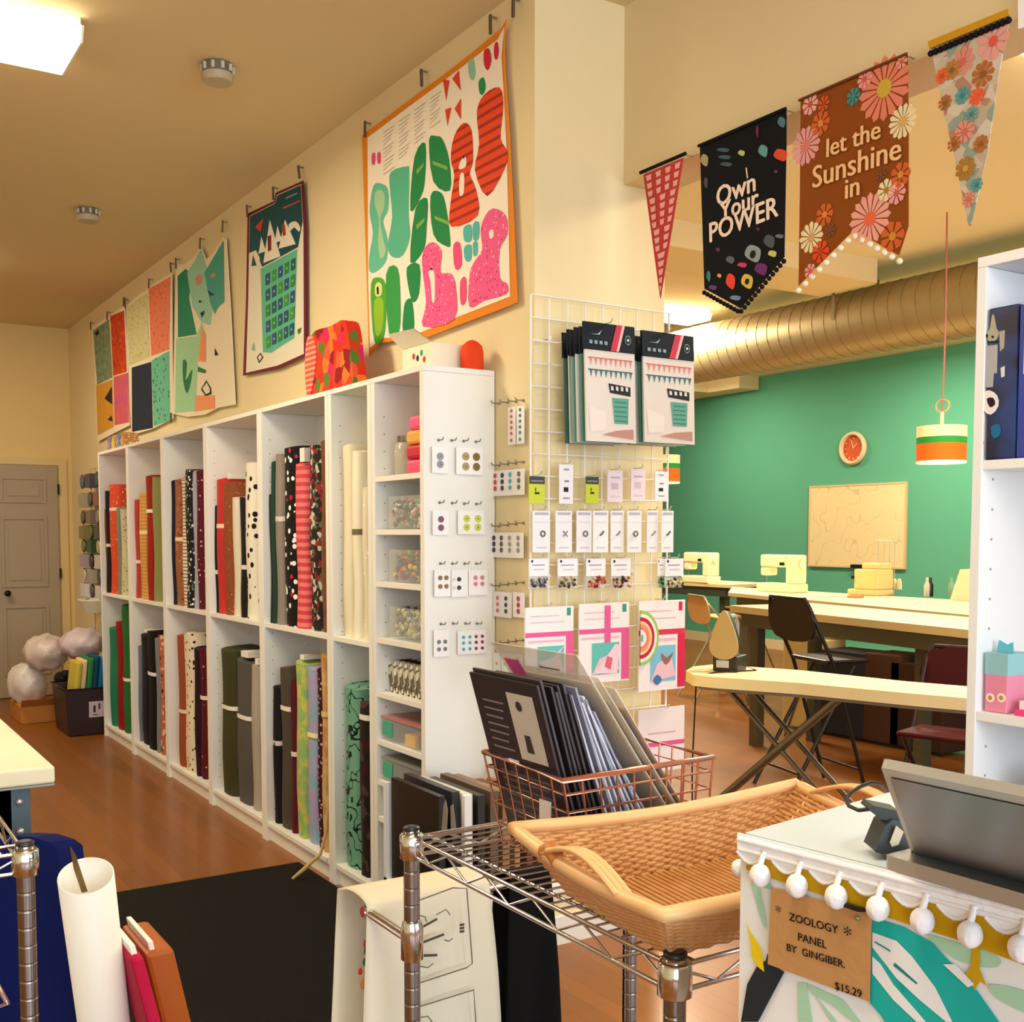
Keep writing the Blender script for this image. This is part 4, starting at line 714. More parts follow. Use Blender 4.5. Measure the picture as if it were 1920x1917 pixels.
for x in (-9, -6, -3): b.box(x-.015, x+.015, dy-dr-.004, dy-dr, dz, ZB, M('#8E8468', .4, .8)); b.box(x-.015, x+.015, dy+dr, dy+dr+.004, dz, ZB, M('#8E8468', .4, .8))
b.build('hanger_strap', t)
# ================================================================ BACK ROOM
def pendant(px, py0, py1, w, y, lab):
    c0, c1 = at(px, py0, 'y', y), at(px, py1, 'y', y); x = c0.x; r = w/2; zt, zb2 = c0.z, c1.z; h = zt-zb2
    t = thing('pendant_lamp', lab, 'lamp', (x, y, zb2), 'striped drum pendant lamps')
    for nm, f0, f1, cc in (('cream_band', .70, 1, '#F3DFA8'), ('green_band', .52, .70, '#2E8A3A'), ('orange_band', .06, .52, '#F0661A'), ('white_rim', 0, .06, '#F6EEDC')):
        b = MB(); b.lathe([(r, h*f0), (r, h*f1)], (x, y, zb2), M(cc, .7, emis=.25), 28, cap=False); b.lathe([(r-.004, h*f0), (r-.004, h*f1)], (x, y, zb2), M('#F3E8CC', .7), 28, cap=False); b.build(nm, t)
    b = MB(); b.lathe([(r-.01, 0), (r-.01, .004)], (x, y, zb2+.006), M('#FFF2D4', .5, emis=4.), 28); b.build('diffuser', t)
    b = MB(); b.tube([(x, y, zt), (x, y, zt+.09)], .012, M('#E8D8A8'), 8); b.tube([(x+.05*math.sin(q*.6), y, zt+.13+.04*math.cos(q*.6)) for q in range(11)], .006, M('#C8A87A'), 6, closed=True); b.build('lamp_socket', t)
    b = MB(); b.tube([(x, y, zt+.09), (x+.01, y, (zt+ZB)/2), (x, y, ZB)], .0055, M('#B8736A'), 6); b.build('lamp_cord', t)
pendant(1766, 800, 869, .30, 6.1, 'striped cream, green and orange drum pendant left of the white bookcase')
pendant(1250, 854, 907, .30, 8.3, 'small distant striped drum pendant half behind the wall edge')
pg = PY(G-.001); cc = at(1602, 841, 'y', G); 
t = thing('wall_clock', 'round white-rimmed clock with terracotta face on the green wall', 'clock', (cc.x, G-.05, cc.z))
Ty = Matrix.Rotation(math.pi/2, 3, 'X').to_4x4(); Ty3 = Matrix.Rotation(math.pi/2, 3, 'X')
b = MB(); b.lathe([(.165, 0), (.19, .0), (.195, .03), (.18, .06), (.155, .06), (.15, .02), (.15, .012)], (cc.x, G-.001, cc.z), M('#D9C6A0', .4), 32, T=Ty3, cap=False); b.build('clock_rim', t)
b = MB(); b.lathe([(.152, .005), (.152, .012)], (cc.x, G-.001, cc.z), M('#C4592C', .6), 32, T=Ty3); 
for q in range(12): a = q*math.pi/6; b.box(cc.x+.12*math.cos(a)-.007, cc.x+.12*math.cos(a)+.007, G-.0165, G-.0135, cc.z+.12*math.sin(a)-.007, cc.z+.12*math.sin(a)+.007, M('#E8C8A8'))
b.build('clock_face', t)
b = MB(); b.tube([(cc.x, G-.02, cc.z), (cc.x+.05, G-.02, cc.z+.05)], .005, M('#E8D8C0')); b.tube([(cc.x, G-.02, cc.z), (cc.x-.03, G-.02, cc.z+.09)], .004, M('#E8D8C0')); b.build('clock_hand', t)
w0, w1 = at(1517, 912, 'y', G-.03), at(1696, 1068, 'y', G-.03)
t = thing('whiteboard', 'cream-looking whiteboard with faint marks on the green wall', 'whiteboard', (w0.x, G-.03, w1.z))
b = MB(); b.box(w0.x+.02, w1.x-.02, G-.025, G-.001, w1.z+.02, w0.z-.02, M('#E4D3A2', .3, pat='squig', cols=('#D4BF92',), sc=3.5, thr=.006)); b.build('board_surface', t)
b = MB(); fm = M('#D8B98A', .4)
b.box(w0.x, w1.x, G-.03, G-.001, w0.z-.0199, w0.z, fm); b.box(w0.x, w1.x, G-.03, G-.001, w1.z, w1.z+.0199, fm); b.box(w0.x, w0.x+.0199, G-.03, G-.001, w1.z+.02, w0.z-.02, fm); b.box(w1.x-.0199, w1.x, G-.03, G-.001, w1.z+.02, w0.z-.02, fm); b.build('board_frame', t)
e = at(1607, 1062, 'y', G-.05); b = MB(); b.box(e.x-.08, e.x+.08, G-.075, G-.0305, e.z-.02, e.z+.02, M('#1A1A1C')); b.build('board_eraser', label='black eraser on the lower edge of the whiteboard', cat='eraser', bev=.004)
tt = M('#E6D6A6', .45); dkm = M('#3A3424', .5); ed = M('#CBB784', .5)
def table(quad, z, th, lab, legs, leg_h=None, apron=True, legm=None, grp=None, topm=tt):
    Q = [Vc((x, y, z-th)) for x, y in quad]; c = sum(Q, Vc())/len(Q)
    t = thing('work_table', lab, 'table', (c.x, c.y, 0), grp)
    b = MB(); b.prism(Q, (0, 0, th), topm, side=ed); b.build('tabletop', t, bev=.003)
    if apron:
        b = MB(); I = [q.lerp(c, .08) for q in Q]
        for k in range(len(I)):
            a, d = I[k], I[(k+1) % len(I)]; n = (d-a).cross(Vc((0, 0, 1))).normalized()*.01; b.prism([a-n, a+n, d+n, d-n], (0, 0, -.09), legm or dkm)
        b.build('apron', t)
    for x, y in legs:
        b = MB(); b.box(x-.035, x+.035, y-.035, y+.035, 0, z-th-.001, legm or dkm); b.build('leg', t)
    return t
gw = M('#4A4632', .55)
TZ = .955
table([(-5.67, 5.40), (-2.75, 4.90), (-2.65, 5.55), (-5.55, 6.08)], TZ, .045, 'cream-topped high work table nearest the ironing board', [(-5.5, 5.5), (-2.9, 5.1), (-5.4, 5.95), (-4.05, 5.35)], legm=gw)
table([(-6.95, 6.60), (-2.9, 5.68), (-2.9, 7.1), (-5.1, 7.28), (-7.7, 7.36)], TZ, .03, 'cream-topped high work table beneath the whiteboard', [(-6.8, 6.75), (-3.1, 5.9), (-3.1, 6.9), (-7.4, 7.2)], legm=M('#5A5038', .5))
table([(-9.6, 7.42), (-7.83, 7.46), (-7.95, 8.1), (-9.6, 8.1)], TZ+.01, .03, 'dark-edged work table at the far left of the back room', [(-8.0, 7.55), (-9.4, 7.55), (-8.1, 8.0)], legm=M('#2E3A30', .5))
def machine(px, py, z, sc, lab, rot=0, serger=False):
    c = at(px, py, 'z', z); t = thing('sewing_machine', lab, 'sewing machine', (c.x, c.y, z), 'sewing machines on the back tables')
    T = Matrix.Translation(c) @ Matrix.Rotation(rot, 4, 'Z') @ Matrix.Scale(sc, 4); w = M('#F3E6B8', .35)
    if not serger:
        b = MB(T); b.box(-.2, .2, -.09, .09, .0, .07, w); b.build('machine_base', t, bev=.012)
        b = MB(T); b.box(.1, .2, -.07, .07, .0705, .30, w); b.build('machine_column', t, bev=.015)
        b = MB(T); b.box(-.19, .0995, -.06, .06, .2, .30, w); b.box(-.19, -.10, -.055, .055, .13, .1995, w); b.build('machine_arm', t, bev=.015)
        b = MB(T); b.tube([(-.15, -.02, .13), (-.15, -.02, .075)], .006, M('#8E8E88', .3, .8)); b.build('needle_bar', t)
        b = MB(T); b.lathe([(.035, 0), (.035, .02)], (.2, 0, .23), M('#E8DCB8'), 16, T=Matrix.Rotation(math.pi/2, 3, 'Y')); b.build('hand_wheel', t)
        b = MB(T); b.box(.03, .08, -.064, -.0605, .215, .24, M('#1E1E1E')); b.build('control_panel', t, label='small dark panel')
    else:
        w = M('#E8CE8A', .4); b = MB(T); b.box(-.17, .13, -.12, .12, 0, .05, w); b.box(-.10, .13, -.12, .1, .0505, .22, w); b.build('machine_body', t, bev=.01)
        b = MB(T); b.box(-.08, .12, -.05, .09, .2205, .27, w); b.build('machine_top', t, bev=.01)
        b = MB(T)
        for x in (-.04, .02, .08, .13): b.tube([(x, .11, .05), (x, .11, .46)], .004, M('#C8C0A0', .3, .6), 6)
        b.tube([(-.06, .11, .46), (.15, .11, .46)], .004, M('#C8C0A0', .3, .6), 6); b.build('thread_stand', t)
        for x in (.0, .05, .1, .15): b = MB(T); b.lathe([(.024, 0), (.022, .06), (.012, .09)], (x, .15, .05+.0), M('#E8E0C0'), 10); b.build('thread_cone', t)
        b = MB(T); b.ball((-.11, -.123, .15), .016, M('#1E1E1E'), 8, 6); b.build('tension_knob', t)
machine(1313, 1093, TZ+.011, 1.0, 'cream sewing machine at the far left of the back room')
machine(1466, 1110, TZ+.001, 1.05, 'cream sewing machine left of the whiteboard')
machine(1636, 1116, TZ+.001, .95, 'yellowed serger with thread stand under the whiteboard', serger=True)
for px, m1, lab in ((1738, '#D8DCC8', 'pale spray bottle on the table under the green wall'), (1744, '#1C1E1C', 'black slim bottle beside the pale one on the far table'), (1783, '#8FBF9A', 'faint green bottle near the cone on the far table')):
    c = at(px, 1119, 'z', TZ+.001); b = MB(); b.lathe([(.022, 0), (.024, .02), (.024, .09), (.010, .12), (.010, .15)], c, M(m1, .3), 12); b.build('spray_bottle', label=lab, cat='bottle', group='bottles on the back table')
c = at(1812, 1127, 'z', TZ+.001); b = MB(); b.prism([c+Vc((-.14, 0, 0)), c+Vc((.16, 0, 0)), c+Vc((.12, 0, .23)), c+Vc((-.06, 0, .23))], (0, .12, 0), M('#E6D8B4', .5)); b.build('machine_cover', label='beige tapered machine cover at the right end of the far table', cat='cover', bev=.01)
c = at(1560, 1118, 'z', TZ+.001); b = MB(); b.box(c.x-.35, c.x+.1, c.y-.12, c.y+.1, TZ+.001, TZ+.006, M('#EADDB4', .6)); b.build('fabric_sheet', label='flat cream cloth lying on the table before the serger', cat='cloth')
c = at(1604, 1121, 'z', TZ+.001); b = MB(); b.box(c.x-.05, c.x+.05, c.y-.04, c.y+.04, TZ+.001, TZ+.018, M('#D08A6A')); b.build('pin_box', label='small pinkish box in front of the serger', cat='box', bev=.003)
# ironing board
BZ = .87; t = thing('ironing_board', 'long cream padded ironing board on crossed grey legs', 'ironing board', (-3.0, 3.5, 0))
P = [at(x, y, 'z', BZ) for x, y in ((1286, 1258), (1300, 1266), (1340, 1270), (1500, 1281), (1700, 1300), (1830, 1311), (1870, 1312), (1890, 1300), (1860, 1291), (1700, 1278), (1500, 1257), (1340, 1246), (1300, 1250))]
b = MB(); b.prism([p-Vc((0, 0, .045)) for p in P], (0, 0, .045), M('#E9D9A8', .8, bump=.2)); b.build('board_pad', t, bev=.016)
b = MB(); cpt = sum(P, Vc())/len(P); b.prism([p.lerp(cpt, .06)-Vc((0, 0, .058)) for p in P], (0, 0, .0125), M('#6E6252', .5)); b.build('board_underside', t)
lm = M('#6A6258', .35, .7)
fa = at(1372, 1275, 'z', BZ-.06); fb = at(1575, 1500, 'z', .0); fc = at(1580, 1305, 'z', BZ-.06); fd = at(1360, 1510, 'z', .0)
fb = Vc((-2.72, 3.42, .02)); 
def legline(p, q, off, r, nm):
    b = MB(); d = Vc((off[0], off[1], 0)); b.tube([p-d, q-d], r, lm, 8); b.tube([p+d, q+d], r, lm, 8); b.build(nm, t)
yb = 3.36
A1 = at(1372, 1276, 'y', yb); A2 = at(1560, 1490, 'y', yb); dirA = (A2-A1); A2 = A1+dirA*((A1.z-.02)/(-dirA.z))
B1 = at(1575, 1308, 'y', yb-.05); B2 = at(1385, 1470, 'y', yb-.05); dirB = (B2-B1); B2 = B1+dirB*((B1.z-.02)/(-dirB.z))
legline(A1, A2, (.012, .05), .011, 'leg'); b = MB(); b.tube([B1, B2], .019, lm, 8); b.build('leg', t)
for c in (A2, B2): b = MB(); b.tube([c-Vc((0, .2, 0)), c+Vc((0, .2, 0))], .014, lm, 8); b.build('foot_bar', t)
b = MB(); b.tube([A1-Vc((.0, .12, 0)), A1+Vc((0, .12, 0))], .008, lm, 6); b.build('pivot_bar', t); b = MB(); b.tube([at(1500, 1300, 'y', yb), at(1472, 1380, 'y', yb+.1)], .006, lm, 6); b.build('brace', t)
# iron standing on its heel, soleplate to the camera
c = at(1366, 1258, 'z', BZ+.0006); TI = Matrix.Translation(c) @ Matrix.Rotation(math.radians(26), 4, 'Z') @ Matrix.Diagonal((1, 1, .87, 1))
t = thing('steam_iron', 'upright steam iron with tan soleplate on the ironing board', 'iron', c)
b = MB(TI); b.box(-.052, .055, -.05, .07, 0, .075, M('#17181A', .4)); b.build('heel', t, bev=.006)
b = MB(TI); b.box(-.035, .02, -.0515, -.0505, .02, .055, M('#B8BAC0', .4)); b.build('rating_plate', t, label='small silver plate')
b = MB(TI); sp = smooth_loop([(-.062, .125), (-.055, .09), (-.03, .066), (0, .06), (.03, .066), (.055, .09), (.062, .125), (.052, .18), (.034, .235), (.012, .285), (0, .295), (-.012, .285), (-.034, .235), (-.052, .18)], 3)
b.prism([(x, -.062, z) for x, z in sp], (0, .008, 0), M('#AE9868', .4, .2)); b.build('soleplate', t, label='tan worn soleplate')
b = MB(TI); b.prism([(x*.93, -.0535, .01+z*.95) for x, z in sp], (0, .035, 0), M('#1C1D20', .4)); b.build('iron_body', t, bev=.004)
b = MB(TI); b.tube([(0, -.02, .26), (.0, .05, .26), (0, .085, .22), (0, .085, .08), (0, .06, .04)], .014, M('#8E9096', .3, .3), 10); b.build('iron_handle', t, label='grey handle')
b = MB(); s0 = c+Vc((.05, .03, .03)); b.tube([s0, c+Vc((.10, .06, .008)), c+Vc((.05, -.11, .006)), c+Vc((-.02, -.16, -.01)), c+Vc((-.03, -.17, -.4)), c+Vc((-.02, -.17, -.84))], .0035, M('#2A1C18'), 6); b.build('power_cord', t)
c = at(1347, 1340, 'y', 3.3); b = MB(); b.tube([(c.x, 3.3, BZ-.07), (c.x, 3.3, c.z)], .003, M('#B89A7A'), 6); b.ball(c, (.014, .014, .02), M('#E0A878'), 8, 6); b.build('cord_toggle', label='wooden toggle hanging on a string under the ironing board', cat='toggle')
# chairs
def fold_chair(x, y, rot, m, seatm, hgt, seat, lab, w=.42, name='folding_chair'):
    T = Matrix.Translation((x, y, 0)) @ Matrix.Rotation(rot, 4, 'Z'); t = thing(name, lab, 'chair', (x, y, 0))
    for sx in (-w/2, w/2):
        b = MB(T); b.tube([(sx, .24, 0.011), (sx, .02, seat), (sx, -.14, hgt-.05), (sx*.86, -.155, hgt)], .011, m, 8); b.build('frame_side', t)
        b = MB(T); b.tube([(sx*.92, -.24, .011), (sx*.92, .16, seat)], .011, m, 8); b.build('rear_leg', t)
    b = MB(T); b.tube([(-w/2*.86, -.155, hgt), (w/2*.86, -.155, hgt)], .011, m, 8); b.tube([(-w/2, .2, .14), (w/2, .2, .14)], .008, m, 8); b.tube([(-w/2*.92, -.19, .14), (w/2*.92, -.19, .14)], .008, m, 8); b.build('cross_bar', t)
    b = MB(T); b.prism(smooth_loop([(-w/2*.9, -.12, hgt-.22), (w/2*.9, -.12, hgt-.22), (w/2*.9, -.15, hgt-.02), (-w/2*.9, -.15, hgt-.02)], 4), (0, .015, 0), seatm); b.build('backrest', t, bev=.003)
    b = MB(T); b.box(-w/2*.9, w/2*.9, -.02, .26, seat+.012, seat+.035, seatm); b.build('seat', t, bev=.01)
    return t
pb = at(1492, 1124, 'y', 4.55)
fold_chair(pb.x-.10, 4.78, math.radians(-14), M('#1E1B19', .3, .5), M('#0E0D0D', .35), pb.z, .72, 'black high folding chair behind the ironing board', w=.40)
pb = at(1312, 1118, 'y', 6.6); fold_chair(pb.x, 6.75, math.radians(-20), M('#B8B2A0', .3, .7), M('#D9B47A', .6), pb.z+.0, .7, 'tan padded chair at the far left table', w=.42, name='padded_chair')
pb = at(1425, 1106, 'y', 7.9); fold_chair(pb.x, 7.78, math.radians(178), M('#8E8468', .4, .5), M('#C08A4A', .6), pb.z, .72, 'orange-tan chair back beyond the high table', w=.36, name='padded_chair')
pb = at(1775, 1228, 'y', 4.5); fold_chair(-3.25, 4.55, math.radians(-165), M('#2A1416', .4, .3), M('#38060A', .6), .90, .5, 'dark red chair under the table edge by the bookcase', w=.42, name='red_chair')
for (px, py, w, h, d, cc, lab, nm) in ((1500, 1232, .34, .30, .3, '#CDBB86', 'cream bin under the high table behind the black chair', 'storage_bin'), (1653, 1262, .30, .26, .3, '#4A3020', 'brown box under the high table', 'storage_box'), (1718, 1268, .42, .22, .3, '#3A2418', 'wide dark brown box under the table right of the leg', 'storage_box'), (1580, 1250, .4, .25, .3, '#2A2A30', 'dark case with grey trim beneath the table', 'storage_case')):
    c = at(px, py, 'y', 6.2); b = MB(); b.box(c.x-w/2, c.x+w/2, 6.2, 6.2+d, .02+.0, .02+h+.35, M(cc, .6)); b.build(nm, label=lab, cat='box', bev=.01, base=(c.x, 6.35, 0))
# ================================================================ RIGHT BOOKCASE
X1 = -1.495; yb0 = 2.12; wb = M('#EEF0F2', .4); t = thing('bookcase', 'tall white bookcase at the right edge with a blue binder', 'bookcase', (X1+.4, yb0, 0))
b = MB(); b.box(X1, X1+.022, yb0, yb0+.28, 0, 2.0, wb); b.build('side_panel', t, bev=.001); b = MB(); b.box(X1+.78, X1+.80, yb0, yb0+.28, 0, 2.0, wb); b.build('side_panel', t)
b = MB(); b.box(X1, X1+.8, yb0, yb0+.28, 2.0005, 2.022, wb); b.build('top_board', t, bev=.001)
b = MB(); b.box(X1+.0225, X1+.7795, yb0+.27, yb0+.278, .06, 2.0, wb); b.build('back_board', t)
for z in (1.597, 1.062, .75, .4, .09): b = MB(); b.box(X1+.0225, X1+.7795, yb0+.003, yb0+.2695, z-.02, z, wb); b.build('shelf', t, bev=.001)
b = MB()
for q in range(28):
    for yy in (yb0+.04, yb0+.22): b.box(X1+.0215, X1+.0229, yy-.0025, yy+.0025, .15+q*.064-.0025, .15+q*.064+.0025, hole)
b.build('peg_holes', t)
zz = 1.5975; x = X1+.027; b = MB(); b.box(x, x+.068, yb0+.004, yb0+.25, zz, zz+.315, M('#121A38', .3, pat='tie', cols=('#1E3C7A',), sc=9)); o = b.build('ring_binder', label='dark blue binder with cat and paw stickers, leftmost on the upper shelf', cat='binder', bev=.003)
pl = PY(yb0+.0035); b = MB(); gr = M('#A9A79A', .4, .3)
zr = zm(1780, 440, 7.371)
b.art(pl, zr([(515,1350),(560,1300),(590,1110),(625,1130),(655,1300),(690,1350),(660,1440),(600,1480),(530,1460)]), gr, .0004, 2); b.art(pl, zr([(690,1340),(770,1320),(760,1560),(700,1620)]), gr, .0004, 1); b.art(pl, zr([(505,1540),(670,1520),(660,1917),(490,1917)]), M('#A8A8AE', .4), .0004)
b.art(pl, zr([(505,1380),(530,1380),(530,1420),(505,1420)]), M('#1A1A1A'), .0008, 2); b.art(pl, zr([(585,1400),(610,1400),(610,1430),(585,1430)]), M('#1A1A1A'), .0008, 2); b.art(pl, zr([(525,1475),(680,1465),(680,1490),(528,1498)]), M('#2A2418'), .0008)
b.art(pl, [(1842,697),(1864,697),(1862,726),(1841,728)], M('#A8A8AE', .4), .0004); b.art(pl, [(1842,740),(1855,732),(1870,742),(1872,762),(1858,778),(1843,768)], M('#E8E4E4'), .0004, 2); b.art(pl, [(1850,748),(1862,746),(1866,758),(1856,764)], M('#2A1A24'), .0008, 2)
b.art(pl, [(1858,800),(1874,796),(1876,815),(1862,822)], M('#1E6A9A'), .0004, 2); b.art(pl, [(1836,824),(1846,830),(1838,842)], M('#D8707A'), .0004); b.art(pl, [(1876,690),(1884,686),(1884,706),(1877,708)], M('#D8D8D8'), .0004, 1); b.build('sticker', o)
b = MB(); x += .071; b.box(x, x+.07, yb0+.004, yb0+.25, zz, zz+.31, M('#2B3FA0', .35)); o = b.build('ring_binder', label='bright blue binder with white label at the right edge', cat='binder', bev=.003)
b = MB(); b.box(x+.012, x+.05, yb0+.0025, yb0+.0035, zz+.17, zz+.285, M('#D8DCEC', .4)); b.build('spine_label', o)
zz = 1.0625; t = thing('bunny_box', 'pink and teal printed gift carton on the lower shelf of the right bookcase', 'box', (X1+.06, yb0+.06, zz))
b = MB(); b.box(X1+.03, X1+.082, yb0+.02, yb0+.10, zz, zz+.125, M('#E58AA8', .5)); o = b.build('carton_body', t, bev=.002)
b = MB(); b.box(X1+.0295, X1+.0825, yb0+.0195, yb0+.1005, zz+.08, zz+.126, M('#8FC4CC', .5)); b.build('teal_band', t)
b = MB(); b.prism([(X1+.035, yb0+.05, zz+.1265), (X1+.075, yb0+.05, zz+.1265), (X1+.072, yb0+.05, zz+.15), (X1+.06, yb0+.05, zz+.143), (X1+.04, yb0+.05, zz+.152)], (0, .003, 0), M('#5FB9CC', .5)); b.build('top_tab', t)
b = MB()
for dx, dz_ in ((.014, .03), (.04, .033)): b.lathe([(.010, 0), (.010, .0008)], (X1+.03+dx, yb0+.0198, zz+dz_), M('#F4EADC'), 14, T=Ty3); b.lathe([(.005, 0), (.005, .0008)], (X1+.03+dx, yb0+.0188, zz+dz_), M('#C88A4A'), 10, T=Ty3)
b.build('printed_roundel', t)
b = MB(); b.box(X1+.10, X1+.30, yb0+.02, yb0+.2, zz, zz+.012, M('#E23A8A', .5)); b.build('pink_folder', label='hot pink folder flat on the lower shelf right of the carton', cat='folder'); b = MB(); b.box(X1+.085+.02, X1+.29, yb0+.03, yb0+.19, zz+.0125, zz+.03, M('#F2E4EA', .5)); b.build('paper_pad', label='pale pink paper pad on the pink folder', cat='paper')
b = MB(); c = Vc((X1+.16, yb0+.10, .7505)); b.lathe([(.075, 0), (.08, .03), (.075, .12), (.055, .17), (.02, .19), (.002, .193)], c, M('#9FA9B4', .15, alpha=.7), 24); b.build('tape_roll_dome', label='grey translucent rounded container seen above the laptop', cat='container')
# ================================================================ LEFT: NOTIONS RACK, BUCKET, BAGS
t = thing('notions_rack', 'narrow wire rack of hanging notions between the door and the bookcases', 'display rack', (-9.0, 2.0, .9)); b = MB()
for k in range(9): x = -9.75+k*.17; b.tube([(x, 2.085, .95), (x, 2.085, 1.98)], .004, M('#C8BFA4', .4, .4), 5)
for k in range(8): b.tube([(-9.75, 2.08, 1.0+k*.14), (-8.39, 2.08, 1.0+k*.14)], .003, M('#C8BFA4', .4, .4), 5)
b.build('wire_grid', t)
rc = [['#5A6470', '#3E4A3E', '#A8A4A0', '#4A4458', '#2A2A30'], ['#A8A08A', '#6A6450', '#8A5A4A', '#5E5A48'], ['#5E5648', '#3E3A30', '#8A7E6A', '#7A6E58'], ['#8A7A4A', '#C8B88A', '#4A4A30', '#5E6E3E'], ['#6E7A3E', '#4A6A3A', '#A8A86A', '#2E4A2E'], ['#A89CA4', '#5A5458', '#C8C0B8', '#3A3638'], ['#C8C0B0', '#6A5E50', '#4A4438', '#A8A090'], ['#E0DCE0', '#8A8298', '#D8D4CC', '#5E5A50']]
rowz = [1.93, 1.78, 1.64, 1.52, 1.41, 1.29, 1.17, 1.05]; nm = ['top', 'second', 'third', 'fourth', 'fifth', 'sixth', 'seventh', 'lowest']
for r_ in range(8):
    for c_ in range(5):
        x = -9.62+c_*.27; z_ = 0; m = M(rc[r_][(c_*3) % len(rc[r_])], .4); z = rowz[r_]-.06; b = MB()
        if (r_+c_) % 2 == 0: b.lathe([(.05, 0), (.06, .01), (.045, .012), (.045, .07), (.06, .072), (.05, .085)], (x, 2.065, z), m, 16, T=Matrix.Rotation(math.pi/2, 3, 'X'))
        else: b.box(x-.085, x+.085, 1.97, 2.06, z-.055, z+.052, m)
        b.tube([(x, 2.075, z+.055), (x, 1.98, z+.055)], .003, sil, 5)
        b.build('ribbon_spool' if (r_+c_) % 2 == 0 else 'notion_packet', label='%s hanging in the %s row of the notions rack, %s from the door' % ('ribbon spool' if (r_+c_) % 2 == 0 else 'packet', nm[r_], ['first', 'second', 'third', 'fourth', 'last'][c_]), cat='notion', group='notions on the rack by the door')
t = thing('wire_basket', 'white rimmed basket of white notions under the rack by the door', 'basket', (-8.75, 1.93, .86))
b = MB(); b.lathe([(.13, 0), (.17, .09), (.175, .10), (.165, .09), (.125, .008)], (-8.75, 1.93, .86), M('#D8D4C2', .5), 24, cap=False); b.lathe([(.125, .0), (.125, .006)], (-8.75, 1.93, .861), M('#D8D4C2', .5), 24); b.build('basket_bowl', t)
b = MB(); mm = [M('#E4E2D8'), M('#6A8A4A'), M('#2A2A28'), M('#C8C4B4')]
for k in range(40): a = R()*6.28; q = R()*.12; b.ball((-8.75+q*math.cos(a), 1.93+q*math.sin(a), .905+R()*.04), .022, random.choice(mm), 7, 5)
b.build('contents', t, kind='stuff')
t = thing('notions_shelf', 'low rack of dim jars below the notions basket', 'shelf', (-8.75, 2.0, .5))
b = MB(); b.box(-9.1, -8.38, 1.93, 2.1, .53, .545, M('#D8CDB0')); b.box(-9.1, -8.38, 1.93, 2.1, .84, .852, M('#D8CDB0')); b.build('shelf_board', t)
for x in (-9.08, -8.4):
    for y in (1.945, 2.08): b = MB(); b.tube([(x, y, .0), (x, y, .8395)], .008, M('#C8BFA4', .4, .4), 6); b.build('post', t)
for k, cc in enumerate(('#A89A6E', '#C8B88A', '#8A6A4A', '#7A4A34')): b = MB(); b.lathe([(.045, 0), (.048, .01), (.048, .2), (.03, .22)], (-9.0+k*.17, 2.0, .5455), M(cc, .4), 14); b.build('jar', label='%s jar on the low rack by the bucket' % ['sand coloured', 'pale straw', 'brown', 'reddish brown'][k], cat='jar', group='jars on the low rack')
# bucket of bolts
t = thing('square_bin', 'dark maroon ribbed bin with a white label beside the first bookcase', 'bin', (-8.66, 1.76, 0))
bm_ = M('#24080E', .45); b = MB(); x0, x1, y0, y1, hh = -8.84, -8.34, 1.575, 1.875, .34
def fr(x0, x1, y0, y1, z, e): return [(x0-e, y0-e, z), (x1+e, y0-e, z), (x1+e, y1+e, z), (x0-e, y1+e, z)]
lo, hi, hi2, lo2 = fr(x0+.022, x1-.022, y0+.022, y1-.022, .001, 0), fr(x0, x1, y0, y1, hh, 0), fr(x0, x1, y0, y1, hh, -.012), fr(x0+.022, x1-.022, y0+.022, y1-.022, .012, -.01)
b.add(lo+hi+hi2+lo2, [(3, 2, 1, 0)]+[(k, (k+1) % 4, 4+(k+1) % 4, 4+k) for k in range(4)]+[(4+k, 4+(k+1) % 4, 8+(k+1) % 4, 8+k) for k in range(4)]+[(8+k, 8+(k+1) % 4, 12+(k+1) % 4, 12+k) for k in range(4)]+[(12, 13, 14, 15)], bm_); b.build('bin_body', t, bev=.01)
b = MB(); b.tube([Vc(p) for p in fr(x0, x1, y0, y1, hh, .004)], .009, bm_, 6, closed=True); b.build('rim', t)
b = MB(); lx = lambda z, d=0: -8.362+.022*z/.34+.0015+d
for y_, z_, w_, h_, cc, d in ((1.735, .13, .105, .115, '#C8B8C4', 0), (1.765, .165, .016, .05, '#1A1416', .0006), (1.80, .185, .012, .045, '#1A1416', .0006), (1.76, .145, .04, .006, '#1A1416', .0006)):
    b.prism([(lx(z_, d), y_, z_), (lx(z_, d), y_+w_, z_), (lx(z_+h_, d), y_+w_, z_+h_), (lx(z_+h_, d), y_, z_+h_)], (.0008, 0, 0), M(cc, .5))
b.build('label_sticker', t)
for k, (cc, nm_) in enumerate((('#C8B848', 'yellow'), ('#EDCB98', 'cream'), ('#2F7E45', 'green'), ('#16506A', 'teal blue'), ('#1A6AA0', 'bright blue'))):
    y = 1.625+k*.04; SH = Matrix.Identity(4); SH[1][2] = .11; b = MB(Matrix.Translation((-8.56, y, .014)) @ SH); b.box(-.15, .13-.02*(k % 2), 0, .037, 0, .545-.012*abs(3-k), M(cc, .7)); b.build('fabric_bolt', label='%s bolt leaning in the dark maroon bin' % nm_, cat='fabric bolt', group='bolts standing in the maroon bin', bev=.012)
bag = M('#CFC0B8', .35, bump=.6)
